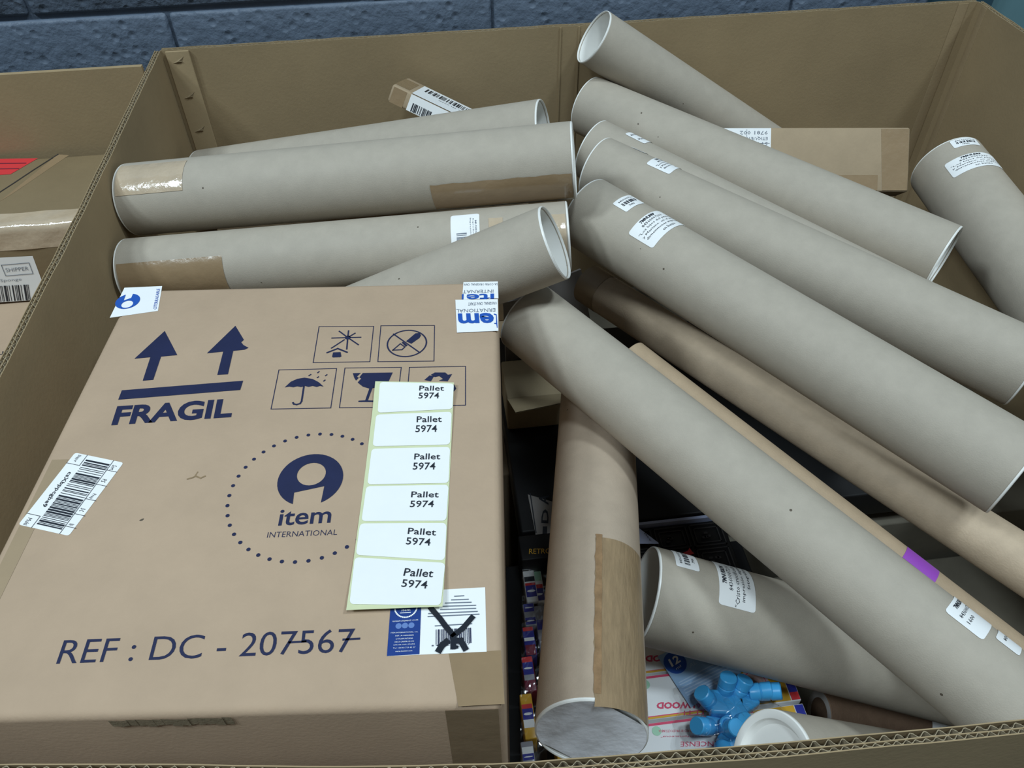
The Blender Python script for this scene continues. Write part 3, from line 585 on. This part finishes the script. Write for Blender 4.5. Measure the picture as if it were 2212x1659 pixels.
# ================================================================ small cartons at the back
def frame_box(name, label, O, e1, e2, L1, L2, dn, m, cat='box', bevel=.003, group=None):
    """O top corner, e1 along, e2 back; dn down along the third axis"""
    e1 = Vector(e1).normalized(); e2 = Vector(e2); e2 = (e2 - e1 * e2.dot(e1)).normalized(); e3 = e1.cross(e2); O = Vector(O)
    mw = Matrix(((e1.x, e2.x, e3.x, O.x), (e1.y, e2.y, e3.y, O.y), (e1.z, e2.z, e3.z, O.z), (0, 0, 0, 1)))
    e = empty(name, mw, label, cat, group)
    MB().box(0, L1, 0, L2, -dn, 0).obj('carton_body', M[m], e, bevel=bevel)
    return e, flat(0), plane((0, 0, 0), (1, 0, 0), (0, 0, 1))
e, ST1, SF1 = frame_box('carton', 'small taped carton with folded white barcode label leaning at the back wall', (.3155, .908, .977), (.871, -.328, -.366), (.213, .923, -.322), 0.108, .092, .024, 'carton_b')
mb = MB(); patch(mb, ST1, (.028, .0), (.107, .0), (.107, .086), (.028, .086), 2, 2, .0003); lo = mb.obj('label', M['label'], e)
mb = MB(); bars(mb, ST1, (.036, .046), (.104, .046), (.036, .074), 24, .0007, 11); text(mb, ST1, 'X000 1J2 G7 90', (.060, .030), (.108, .030), (.060, .036), 0, 1, .0007); mb.obj('printed_barcode', M['ink'], lo)
mb = MB(); patch(mb, SF1, (.028, -.0235), (.107, -.0235), (.107, -.001), (.028, -.001), 2, 2, .0003); lo = mb.obj('label', M['label'], e)
mb = MB(); bars(mb, SF1, (.034, -.0225), (.062, -.0225), (.034, -.011), 14, .0007, 12); mb.obj('printed_barcode', M['ink'], lo)
mb = MB(); patch(mb, ST1, (.001, .01), (.022, .01), (.022, .075), (.001, .075), 2, 2, .0002); mb.obj('tape', M['tape'], e)
mb = MB(); patch(mb, SF1, (.003, -.0235), (.022, -.0235), (.022, -.002), (.003, -.002), 2, 2, .0002); mb.obj('tape', M['tape'], e)
e, ST1, SF1 = frame_box('carton', 'long flat tan carton leaning under the back wall at right', (.752, .886, .893), (.29, -.041, 0), (.03, .67, -.60), .300, .038, .092, 'carton_b')
mb = MB(); patch(mb, SF1, (.005, -.040), (.100, -.040), (.100, -.001), (.005, -.001), 2, 2, .0003); lo = mb.obj('label', M['label'], e)
mb = MB()
for i, s in enumerate(('9781 002', 'ETIQUETA 10x', 'STYLE 0X', 'FRANCE FR')): text(mb, SF1, s, (.095, -.005 - .008 * i), (.095 - .04 - .006 * (i % 2), -.005 - .008 * i), (.095, -.010 - .008 * i), 0, 1, .0007)
line(mb, SF1, [(.02, -.0225), (.098, -.0225)], .0005, .0007); line(mb, SF1, [(.065, -.003), (.065, -.034)], .0005, .0007)
mb.obj('printed_text', M['ink_grey'], lo)
mb = MB(); patch(mb, SF1, (.262, -.090), (.298, -.090), (.298, -.002), (.258, -.002), 2, 2, .0003); mb.obj('tape', M['tape'], e)
mb = MB(); patch(mb, SF1, (.15, -.090), (.255, -.090), (.255, -.068), (.15, -.068), 2, 2, .0003); mb.obj('tape', M['tape'], e)
e = empty('carton', at(.80, .825, .53), 'brown carton standing under the long tan carton near the thick tube', 'box'); MB().box(0, .252, 0, .08, 0, .266).obj('carton_body', M['carton_b'], e, bevel=.003)

# ================================================================ contents lower down
def crate(label, x0, x1, y0, y1, z0, z1, m, name='carton', bevel=.003, seam=True):
    e = empty(name, at(x0, y0, z0), label, 'box')
    MB().box(0, x1 - x0, 0, y1 - y0, 0, z1 - z0).obj('carton_body', M[m], e, bevel=bevel)
    if seam: MB().box((x1 - x0) * .46, (x1 - x0) * .54, .004, y1 - y0 - .004, z1 - z0, z1 - z0 + .0004).obj('tape', M['tape'], e)
    return e
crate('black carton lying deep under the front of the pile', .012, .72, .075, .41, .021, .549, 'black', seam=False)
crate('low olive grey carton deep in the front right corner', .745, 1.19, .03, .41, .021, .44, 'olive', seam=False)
crate('big brown carton under the tubes on the left', .012, .585, .56, .985, .021, .549, 'carton_b')
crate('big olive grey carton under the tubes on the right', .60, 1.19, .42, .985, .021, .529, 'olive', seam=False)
crate('brown carton wedged at the back left under the tubes', .03, .50, .895, .99, .55, .785, 'carton_b')
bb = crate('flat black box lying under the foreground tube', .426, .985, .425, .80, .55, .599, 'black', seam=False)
# carved looking black box with red arrow
e = empty('embossed_box', at(.50, .30, .55), 'black box with embossed frames and red arrow under the short tube', 'box')
MB().box(0, .19, 0, .118, 0, .040).obj('carton_body', M['black'], e, bevel=.002)
MB().box(-.01, .19, .119, .123, 0, .046).obj('rear_edge', M['lavender'], e)
mb = MB(); rnd = random.Random(5)
for i in range(4):
    for j in range(3):
        x, y = .004 + i * .046, .006 + j * .037
        for a in (0, .005):
            s = .042 - 2 * a; t = .033 - 2 * a
            for q in ((x + a, x + a + s, y + a, y + a + .0014), (x + a, x + a + s, y + a + t - .0014, y + a + t), (x + a, x + a + .0014, y + a, y + a + t), (x + a + s - .0014, x + a + s, y + a, y + a + t)): mb.box(*q, .040, .0425 - a * .2)
        for k in range(4): xx = x + .012 + rnd.random() * .014; yy = y + .010 + rnd.random() * .008; mb.box(xx, xx + .005, yy, yy + .003, .040, .0425)
mb.obj('embossed_frames', M['charcoal'], e, kind='stuff')
mb = MB(); a = [(x - .50, y - .30) for x, y, z in [(0.6231,0.3722,0.5900),(0.6309,0.3749,0.5900),(0.6344,0.3788,0.5900),(0.6354,0.3737,0.5900),(0.6376,0.3699,0.5900),(0.6299,0.3676,0.5900)]]; poly(mb, flat(.043), a, .001); mb.obj('red_arrow', M['red'], e)
# white card corner on the black box
P3 = [(0.5668,0.4238,0.6010),(0.5957,0.3868,0.6010),(0.5954,0.3855,0.6010),(0.5591,0.3902,0.6010)]
e = MB(); e.add([(p[0], p[1], .6005) for p in P3], [(0, 1, 2, 3)]); e.add([(p[0], p[1], .6) for p in P3], [(0, 1, 2, 3)]); o = e.obj('paper_card', M['lavender']); tag(o, 'pale lavender printed card corner lying on the flat black box', 'card')
mb = MB(); t = [(0.5877,0.3970,0.6010),(0.5841,0.4044,0.6010),(0.5904,0.3992,0.6010)]; a = [(0.5854,0.3897,0.6010),(0.5809,0.4023,0.6010),(0.5875,0.3911,0.6010)]; text(mb, flat(.6008), 'VON', *[(p[0], p[1]) for p in a], .01, 1); mb.obj('printed_text', M['ink'], o)
# vintage style plate with upright letters
P3 = [(0.4425,0.4817,0.6020),(0.5050,0.4494,0.6020),(0.4960,0.4005,0.6020),(0.4439,0.4143,0.6020)]
mb = MB(); mb.add([(p[0], p[1], z) for z in (.6005, .602) for p in P3], [(3, 2, 1, 0), (4, 5, 6, 7), (0, 1, 5, 4), (1, 2, 6, 5), (2, 3, 7, 6), (3, 0, 4, 7)])
o = mb.obj('sign_plate', M['greycard']); tag(o, 'grey sign plate with dark letters sticking out left of the upright tube', 'sign')
mb = MB(); f2 = flat(.6022)
a = [(0.4600,0.4234,0.6020),(0.4555,0.4319,0.6020),(0.4606,0.4273,0.6020)]
for s, p in (('D', [(0.4623,0.4324,0.6020),(0.4664,0.4537,0.6020),(0.4534,0.4342,0.6020)]), ('A', [(0.4670,0.4609,0.6020),(0.4699,0.4762,0.6020),(0.4546,0.4656,0.6020)]), ('I', [(0.4576,0.4130,0.6020),(0.4602,0.4279,0.6020),(0.4520,0.4137,0.6020)])): text(mb, f2, s, *[(v[0], v[1]) for v in p], .02, 2)
line(mb, f2, [(v[0], v[1]) for v in [(0.4447,0.4205,0.6020),(0.4459,0.4825,0.6020)]], .0014)
mb.obj('printed_text', M['ink'], o)
# black box with gold word
P3 = [(0.4203,0.4099,0.6150),(0.4158,0.3742,0.6150),(0.5010,0.3994,0.6150)]
x0 = P3[0][0]; y1 = P3[0][1]; y0 = P3[1][1]
e = empty('gift_box', at(x0, y0, .55), 'small black box with gold capital letters beside the incense packets', 'box')
MB().box(0, .075, 0, y1 - y0, 0, .065).obj('carton_body', M['black'], e, bevel=.0015)
mb = MB(); t = [(p[0] - x0, p[1] - y0) for p in [(0.4304,0.3824,0.6150),(0.4568,0.3796,0.6150),(0.4317,0.3896,0.6150)]]; text(mb, flat(.065), 'RETRO', *t, 0, 2); mb.obj('printed_text', M['gold'], e)
P3 = [(0.4265,0.4168,0.6170),(0.4580,0.4043,0.6170),(0.4266,0.4084,0.6170)]
# incense packets standing on edge
GI = 'incense packets in a row beside the upright tube'
zi = .59
YS = [1213, 1303, 1354, 1418, 1497, 1600, 1660]
cols = [('white_pack', [('ink', .50, .62), ('red', .40, .46), ('pack_blue', .12, .40)], 'first incense packet of the left row, white with barcode'),
        ('grey_pack', [('pack_blue', .62, .98), ('pack_blue', .05, .36), ('label', .18, .24)], 'grey and blue incense packet second in the left row'),
        ('pack_blue', [('red', .86, 1.), ('label', .50, .62), ('maroon', .0, .36)], 'blue incense packet with white letters in the left row'),
        ('maroon', [('red', .84, 1.), ('pack_blue', .48, .84), ('grey_pack', .32, .48)], 'maroon incense packet with blue band in the left row'),
        ('gold', [('red', .66, .76), ('pack_blue', .42, .66), ('label', .24, .42)], 'gold incense packet with blue and white badge in the left row'),
        ('grey_pack', [('label', .40, .72), ('pack_blue', .10, .40)], 'mauve grey incense packet nearest the front edge')]
ref = {1213: [(0.4250,0.3882,0.5900),(0.4394,0.3863,0.5900)], 1303: [(0.4174,0.3311,0.5900),(0.4312,0.3293,0.5900)], 1354: [(0.4133,0.3007,0.5900),(0.4268,0.2990,0.5900)], 1418: [(0.4080,0.2646,0.5900),(0.4211,0.2629,0.5900)], 1497: [(0.4013,0.2227,0.5900),(0.4145,0.2210,0.5900)], 1600: [(0.3936,0.1720,0.5900),(0.4068,0.1704,0.5900)], 1660: [(0.3901,0.1489,0.5900),(0.4035,0.1472,0.5900)]}
def packet(x0, x1, y0, y1, m, bands, label, h=.040):
    e = empty('incense_packet', at(x0, y0, .55), label, 'packet', GI); wx, ly = x1 - x0, y1 - y0 - .001
    MB().box(0, wx, 0, ly, 0, h).obj('packet_body', M[m], e, bevel=.0012)
    for bm_, v0, v1 in bands:
        mb = MB(); patch(mb, flat(h), (.0008, ly * v0), (wx - .0008, ly * v0), (wx - .0008, ly * v1), (.0008, ly * v1), 1, 1, .0003); o = mb.obj('printed_band', M[bm_], e)
        if bm_ == 'pack_blue' and v1 - v0 > .2:
            mb = MB(); disc(mb, flat(h), (wx * .5, ly * (v0 + v1) / 2), ly * .03, 14, .0006, wx * .36); mb.obj('printed_oval', M['label'], o)
for i, (m, b, lb) in enumerate(cols):
    a, c = ref[YS[i]], ref[YS[i + 1]]
    packet((a[0][0] + c[0][0]) / 2, (a[1][0] + c[1][0]) / 2, c[0][1] + .0005, a[0][1], m, b, lb)
xb = ref[1354][1][0] + .0015
for i, (y0, y1, m, b, lb) in enumerate(((1303, 1213, 'white_pack', [('palegreen', .55, .85), ('red', .36, .46), ('pack_blue', .05, .36)], 'white incense packet with green mark in the right row'),
                                        (1418, 1303, 'grey_pack', [('pack_blue', .5, .7)], 'silvery incense packet half hidden by the upright tube'),
                                        (1497, 1418, 'maroon', [('pack_blue', .1, .3)], 'dark red incense packet half hidden by the upright tube'),
                                        (1660, 1497, 'gold', [('label', .3, .5)], 'gold incense packet at the foot of the upright tube'))):
    packet(xb, xb + .016, ref[y0][0][1] + .0005, ref[y1][0][1] - .002, m, b, lb, .036)
mb = MB(); q = [(0.4222,0.3843,0.6000),(0.4534,0.3835,0.6000),(0.4168,0.1466,0.6000),(0.3889,0.1465,0.6000)]
fn = lambda u, v: (q[0][0] * (1 - u) * (1 - v) + q[1][0] * u * (1 - v) + q[2][0] * u * v + q[3][0] * (1 - u) * v, q[0][1] * (1 - u) * (1 - v) + q[1][1] * u * (1 - v) + q[2][1] * u * v + q[3][1] * (1 - u) * v, .5935 + .002 * math.sin(v * 40 + u * 5) + .003 * u)
mb.grid(fn, 6, 40); o = mb.obj('shrink_film', M['film'], smooth=True); tag(o, 'clear shrink film stretched over the row of incense packets', 'film')

# white incense boxes under the blue card
zt = .58
GP = 'white sandalwood incense boxes side by side'
rows = [([(0.5144,0.1500,0.6600),(0.6623,0.1312,0.6600)], [(0.5254,0.1950,0.6600),(0.6794,0.1753,0.6600)], 'SANDALWOOD incense box in the middle, pink lettering upside down'),
        ([(0.5033,0.1048,0.6600),(0.6451,0.0869,0.6600)], [(0.5138,0.1477,0.6600),(0.6614,0.1289,0.6600)], 'white incense box nearest the front edge, pink lettering upside down'),
        ([(0.5258,0.1965,0.6600),(0.6799,0.1767,0.6600)], [(0.5347,0.2330,0.6600),(0.6938,0.2126,0.6600)], 'white incense box half under the short tube')]
XR = [(0.6743,0.1558,0.6600)][0][0]; XL = [(0.4999,0.1781,0.6600)][0][0]
for i, (lo_, hi_, lb) in enumerate(rows):
    y0 = lo_[0][1]; y1 = hi_[0][1] - .0008
    if i == 2: y1 = min(y1, .297)
    e = empty('incense_box', at(XL, y0, .55), 'white incense box with red and gold borders, ' + ('middle one of three' if i == 0 else 'nearest the front edge' if i == 1 else 'farthest, under the short tube'), 'box', GP)
    Wb, Hb = XR - XL, y1 - y0
    MB().box(0, Wb, 0, Hb, 0, .110).obj('packet_body', M['white_pack'], e, bevel=.001)
    SI = flat(.110)
    mb = MB()
    for v in (.045, .955): patch(mb, SI, (.002, Hb * v - .0012), (Wb * .70, Hb * v - .0012), (Wb * .70, Hb * v + .0012), (.002, Hb * v + .0012), 1, 1, .0003)
    patch(mb, SI, (Wb * .655, Hb * .07), (Wb * .667, Hb * .07), (Wb * .667, Hb * .93), (Wb * .655, Hb * .93), 1, 1, .0003)
    mb.obj('red_border', M['pink'], e)
    mb = MB(); patch(mb, SI, (Wb * .70, .001), (Wb * .94, .001), (Wb * .94, Hb - .001), (Wb * .70, Hb - .001), 1, 1, .0003); mb.obj('gold_field', M['gold'], e)
    mb = MB(); patch(mb, SI, (.0, .0003), (Wb * .70, .0003), (Wb * .70, .0022), (.0, .0022), 1, 1, .0004); mb.obj('gold_line', M['gold'], e)
    mb = MB(); disc(mb, SI, (Wb * .765, Hb * .5), Hb * .34, 24, .0006); o = mb.obj('round_emblem', M['palepink'], e)
    mb = MB(); line(mb, SI, [(Wb * .765 + Hb * .27 * math.cos(k * .3), Hb * .5 + Hb * .27 * math.sin(k * .3)) for k in range(21)], .0008, .0009, True); mb.obj('emblem_ring', M['pink'], o)
    mb = MB(); patch(mb, SI, (Wb * .945, .001), (Wb - .001, .001), (Wb - .001, Hb - .001), (Wb * .945, Hb - .001), 1, 1, .0003); mb.obj('blue_band', M['pack_blue'], e)
    mb = MB(); patch(mb, SI, (Wb * .945, .001), (Wb - .001, .001), (Wb - .001, Hb * .2), (Wb * .945, Hb * .2), 1, 1, .0006); mb.obj('red_band', M['red'], e)
    mb = MB(); disc(mb, SI, (Wb * .13, Hb * .80), Hb * .11, 16, .0004); mb.obj('green_seal', M['palegreen'], e)
    mb = MB()
    if i == 1:
        t = [(0.5767,0.1216,0.6600),(0.5431,0.1256,0.6600),(0.5753,0.1172,0.6600)]; text(mb, SI, 'INCENSE', *[(p[0] - XL, p[1] - y0) for p in t], .0, 2, .0005)
        t = [(0.5683,0.1288,0.6600),(0.5256,0.1338,0.6600),(0.5677,0.1267,0.6600)]; text(mb, SI, '"Superfumaceous"', *[(p[0] - XL, p[1] - y0) for p in t], .0, 2, .0005)
        t = [(0.5694,0.1340,0.6600),(0.5247,0.1393,0.6600),(0.5687,0.1317,0.6600)]; text(mb, SI, 'MANUFACTURED BY PRODUCTS INDIA', *[(p[0] - XL, p[1] - y0) for p in t], .0, 1, .0005)
    else:
        dy = 0 if i == 0 else ([(0.5322,0.2127,0.6600)][0][1] - [(0.5204,0.1649,0.6600)][0][1])
        t = [(0.6008,0.1580,0.6600),(0.5299,0.1661,0.6600),(0.5987,0.1515,0.6600)]
        if i == 2: t = [(0.6046,0.2070,0.6600),(0.5305,0.2159,0.6600),(0.6025,0.2001,0.6600)]
        text(mb, SI, 'SANDALWOOD', *[(p[0] - XL, p[1] - y0) for p in t], .04, 2, .0005)
        if i == 0: t = [(0.5740,0.1525,0.6600),(0.5543,0.1544,0.6600),(0.5727,0.1481,0.6600)]; text(mb, SI, 'ITTI', *[(p[0] - XL, p[1] - y0) for p in t], .0, 2, .0005)
    mb.obj('printed_text', M['pink'], e)
# blue card
zq = .6635
P3 = [(0.5419,0.2118,0.6635),(0.5612,0.1555,0.6635),(0.6245,0.1852,0.6635),(0.6050,0.2328,0.6635)]
mb = MB(); mb.add([(p[0], p[1], z) for z in (zq - .0012, zq) for p in P3], [(3, 2, 1, 0), (4, 5, 6, 7), (0, 1, 5, 4), (1, 2, 6, 5), (2, 3, 7, 6), (3, 0, 4, 7)])
o = mb.obj('info_card', M['skyblue']); tag(o, 'light blue card with a round 12 badge lying on the incense boxes', 'card')
SB = flat(zq); c3 = [(0.5580,0.2026,0.6635),(0.5696,0.2001,0.6635)]
mb = MB(); disc(mb, SB, c3[0], math.dist(c3[0], c3[1]), 28, .0004); b2 = mb.obj('round_badge', M['circle_blue'], o)
xy = lambda L_: [(p[0], p[1]) for p in L_]
mb = MB(); text(mb, SB, '12', *xy([(0.5534,0.1982,0.6635),(0.5644,0.2028,0.6635),(0.5513,0.2065,0.6635)]), .03, 2, .0008); text(mb, SB, 'ml', *xy([(0.5574,0.1947,0.6635),(0.5630,0.1975,0.6635),(0.5568,0.1970,0.6635)]), 0, 1, .0008); mb.obj('printed_text', M['label'], b2)
mb = MB()
for p in ([(0.5566,0.1816,0.6635),(0.5988,0.1964,0.6635)], [(0.5569,0.1792,0.6635),(0.6083,0.1957,0.6635)], [(0.5580,0.1761,0.6635),(0.6115,0.1933,0.6635)], [(0.5591,0.1731,0.6635),(0.6126,0.1906,0.6635)], [(0.5601,0.1701,0.6635),(0.6115,0.1873,0.6635)], [(0.5613,0.1676,0.6635),(0.6083,0.1833,0.6635)], [(0.5620,0.1652,0.6635),(0.5945,0.1763,0.6635)]): line(mb, SB, xy(p), .0012, .0004)
text(mb, SB, '12 ml', *xy([(0.5617,0.1605,0.6635),(0.5752,0.1663,0.6635),(0.5613,0.1643,0.6635)]), .01, 1, .0004); text(mb, SB, 'AL', *xy([(0.5720,0.1949,0.6635),(0.5799,0.1988,0.6635),(0.5716,0.1989,0.6635)]), .01, 1, .0004)
mb.obj('printed_lines', M['skyblue_txt'], o)

# blue plastic connector toy in a clear bag
tc = [(0.5985,0.1425,0.6800)][0]
e = empty('toy_connectors', at(tc[0], tc[1], .661), 'bright blue plastic peg toy pieces in a clear bag', 'toy')
def stub(x, y, z, dx, dy, dz, r=.0085, L=.022):
    d = Vector((dx, dy, dz)).normalized(); q = d.to_track_quat('Z', 'Y').to_matrix()
    mb = MB().lathe([(0, 0), (r * .95, 0), (r, .001), (r, L * .45), (r * .9, L * .5), (r, L * .55), (r, L - .001), (r * .9, L), (0, L)], 20)
    mb.v = [tuple(q @ Vector(p) + Vector((x, y, z))) for p in mb.v]; return mb.obj('peg', M['toy'], e, smooth=True)
S_ = 1 / 1983 / 5.027
for px, py, zz, d in ((1205, 600, .020, (.1, .3, .9)), (1060, 680, .016, (-.5, .3, .7)), (1310, 640, .018, (.4, .4, .8)), (1430, 640, .024, (1, -.12, .25)), (1520, 645, .024, (.9, -.2, .3)), (985, 850, .012, (-.7, -.1, .6)), (1120, 900, .016, (.2, -.3, .9)), (1215, 870, .014, (.3, -.2, .9)), (1050, 1020, .014, (-.2, -.9, .3)), (1190, 1000, .012, (.1, -.9, .3)), (1090, 1090, .010, (.2, -.9, .2))):
    stub((px - 1240) * S_, -(py - 760) * S_ * 1.1, zz - .004, *d)
def slab(x0, y0, x1, y1, wd, z, h):
    a = Vector((x0, y0, z)); b = Vector((x1, y1, z)); d = (b - a).normalized(); q = Vector((-d.y, d.x, 0)) * wd / 2
    vs = [p + s * q + Vector((0, 0, k)) for k in (0, h) for p in (a, b) for s in (-1, 1)]
    MB().add(vs, [(0, 1, 3, 2), (4, 6, 7, 5), (0, 2, 6, 4), (1, 5, 7, 3), (0, 4, 5, 1), (2, 3, 7, 6)]).obj('connector_bar', M['toy'], e, bevel=.003, seg=3)
for a in ((-.022, .010, .012, .004, .024, .006, .016), (.0, .0, .024, .010, .018, .008, .014), (-.012, -.006, .012, -.014, .020, .004, .014), (-.018, -.018, -.006, -.034, .016, .003, .014), (-.002, .012, .004, -.012, .018, .010, .013), (-.03, -.006, -.012, -.012, .014, .002, .012)): slab(*a)
mb = MB().lathe([(.006 + .0018 * math.cos(t * .7854), .0018 * math.sin(t * .7854)) for t in range(8)], 20, True); mb.v = [(x - .012, y - .014, z + .021) for x, y, z in mb.v]; mb.obj('ring', M['toy'], e, smooth=True)
mb = MB()
def bag(u, v):
    a = u * 2 * math.pi; rr = .030 + .022 * v * (1 - .2 * v) ; z = .034 * (1 - v) ** .7
    k = 1 + .10 * math.sin(5 * a + v * 3) + .06 * math.sin(11 * a)
    return (rr * (v + .02) * 1.15 * k * math.cos(a) - .004, rr * (v + .02) * k * math.sin(a) - .004, z + .004 * math.sin(7 * a + v * 9) * v + .003)
mb.grid(bag, 60, 16); mb.obj('clear_bag', M['film'], e, smooth=True, label='crinkled clear plastic bag')

# grey mailer, beige and grey card pieces in the gap left of the foreground tube
def card(label, P, th, m, name='card_piece'):
    P = [Vector(p) for p in P]; n = (P[1] - P[0]).cross(P[2] - P[0]).normalized() * th
    mb = MB(); k = len(P); mb.add(P + [p - n for p in P], [tuple(range(k)), tuple(range(2 * k - 1, k - 1, -1))] + [(i, (i + 1) % k, (i + 1) % k + k, i + k) for i in range(k)])
    return tag(mb.obj(name, M[m]), label, 'card')
card('grey cardboard sheet standing between slanting tube and kraft tube', [(0.5069,0.7646,0.7300),(0.5626,0.7908,0.7300)] + [(0.5861,0.7693,0.6020),(0.5187,0.7404,0.6020)], .004, 'greycard', 'cardboard_sheet')
e = empty('small_carton', at(.43, .60, .5995), 'beige open carton in the dark gap beside the printed carton', 'box')
MB().box(0, .078, 0, .075, 0, .065).obj('carton_body', M['beige'], e, bevel=.002)
mb = MB(); mb.add([(0, 0, .065), (.078, 0, .065), (.074, -.04, .09), (.006, -.045, .085)], [(0, 1, 2, 3)]); mb.add([(0, 0, .0635), (.078, 0, .0635), (.074, -.04, .0885), (.006, -.045, .0835)], [(3, 2, 1, 0)]); mb.obj('flap', M['beige'], e)
card('grey card edge leaning behind the right corner of the printed carton', [(0.4317,0.6455,0.8000),(0.4590,0.6513,0.8000)] + [(0.4801,0.7563,0.6020),(0.4430,0.7400,0.6020)], .003, 'greycard', 'cardboard_sheet')

# ================================================================ the neighbouring pallet box and its cartons (left)
NB = empty('pallet_box', at(-.5, .45, 0), 'second cardboard pallet box at the far left, its back panel rising', 'box')
MB().box(-.45, .4875, .493, .500, .02, 1.007).obj('rear_panel', M['pallet_board'], NB)
MB().box(-.45, -.443, -.40, .493, .02, 1.02).obj('side_panel', M['pallet_board'], NB)
MB().box(-.443, .470, -.40, -.393, .02, .66).obj('front_panel', M['pallet_board'], NB)
MB().box(.463, .470, -.393, .493, .02, .62).obj('side_panel', M['pallet_board'], NB)
MB().box(-.45, .47, -.40, .493, 0, .02).obj('base_sheet', M['pallet_board'], NB)
e = empty('carton', at(-.62, .16, .021), 'lower pale carton in the left pallet box under the taped one', 'box')
MB().box(0, .575, 0, .775, 0, .756).obj('carton_body', M['carton'], e, bevel=.004)
mb = MB(); t = [(-0.1850,0.6572,0.7770),(-0.2124,0.6601,0.7770),(-0.1831,0.6508,0.7770)]; text(mb, flat(.7562), 'nam', *[(p[0] + .62, p[1] - .16) for p in t], 0, 2); mb.obj('printed_text', M['ink'], e)
e = empty('carton', at(-.62, .757, .7775), 'taped carton with white shipping label in the left pallet box', 'box')
MB().box(0, .585, 0, .175, 0, .1175).obj('carton_body', M['carton_c'], e, bevel=.008, seg=3)
SL = plane((0, 0, 0), (1, 0, 0), (0, 0, 1)); fr = lambda L_: [(p[0] + .62, p[2] - .7775) for p in L_]
q = fr([(-0.2821,0.7565,0.7821),(-0.1797,0.7565,0.7800),(-0.1633,0.7565,0.8500),(-0.2482,0.7565,0.8526)]); q2 = fr([(-0.2821,0.7565,0.7821),(-0.1723,0.7565,0.7797),(-0.1633,0.7565,0.8500),(-0.2482,0.7565,0.8526)])
mb = MB(); patch(mb, SL, *q2, 3, 3, .0003); lo = mb.obj('shipping_label', M['label'], e)
mb = MB(); line(mb, SL, fr([(-0.2064,0.7565,0.8399),(-0.1719,0.7565,0.8402),(-0.1742,0.7565,0.8229),(-0.2085,0.7565,0.8228)]), .0008, .0007, True)
text(mb, SL, 'SHIPPER', *fr([(-0.2053,0.7565,0.8286),(-0.1769,0.7565,0.8286),(-0.2040,0.7565,0.8346)]), -.01, 2, .0007); text(mb, SL, 'Clean Sponge', *fr([(-0.2439,0.7565,0.8126),(-0.1928,0.7565,0.8124),(-0.2423,0.7565,0.8184)]), -.01, 2, .0007); mb.obj('printed_text', M['ink_grey'], lo)
mb = MB(); bars(mb, SL, *fr([(-0.2767,0.7565,0.7838),(-0.1949,0.7565,0.7809),(-0.2689,0.7565,0.8094)]), 26, .0007, 6); mb.obj('printed_barcode', M['ink'], lo)
SU = flat(.1175); up_ = lambda L_: [(p[0] + .62, p[1] - .757) for p in L_]
mb = MB(); patch(mb, SU, *up_([(-0.2860,0.8894,0.8950),(-0.2110,0.8880,0.8950),(-0.1865,0.9274,0.8950),(-0.2640,0.9363,0.8950)]), 2, 2, .0004); rl = mb.obj('red_label', M['red'], e)
mb = MB()
for p in ([(-0.2656,0.9234,0.8950),(-0.1995,0.9155,0.8950)], [(-0.2680,0.9088,0.8950),(-0.2050,0.9019,0.8950)]): line(mb, SU, up_(p), .0022, .0007)
mb.obj('printed_lines', M['maroon'], rl)
mb = MB(); patch(mb, SU, *up_([(-0.2041,0.8182,0.8950),(-0.1938,0.8343,0.8950),(-0.1454,0.9308,0.8950),(-0.1615,0.9347,0.8950)]), 3, 3, .0002); mb.obj('tape', M['tape'], e)
mb = MB(); line(mb, SU, up_([(-0.2105,0.8427,0.8950),(-0.1997,0.8629,0.8950),(-0.1832,0.8953,0.8950),(-0.1615,0.9347,0.8950)]), .0022, .0004); mb.obj('flap_slit', M['charcoal'], e)
mb = MB()
def rim_t(u, v):   # wide tape folded over the front top edge
    R_ = .008; L1_, L2_ = .022, .026; s_ = v * (L1_ + L2_ + R_ * 1.5708)
    if s_ < L1_: y, z = R_ + L1_ - s_, 0.
    elif s_ < L1_ + R_ * 1.5708: a_ = (s_ - L1_) / R_; y, z = R_ - R_ * math.sin(a_), -R_ + R_ * math.cos(a_)
    else: y, z = 0., -R_ - (s_ - L1_ - R_ * 1.5708)
    n_ = .0008 + .0005 * math.sin(u * 55 + v * 9); k_ = min(1, max(0, (s_ - L1_) / (R_ * 1.57)))
    return (u * .583 + .001, y - n_ * k_, .1175 + z + n_ * (1 - k_))
mb.grid(rim_t, 80, 16); mb.obj('tape', M['tape_clear'], e, smooth=True)
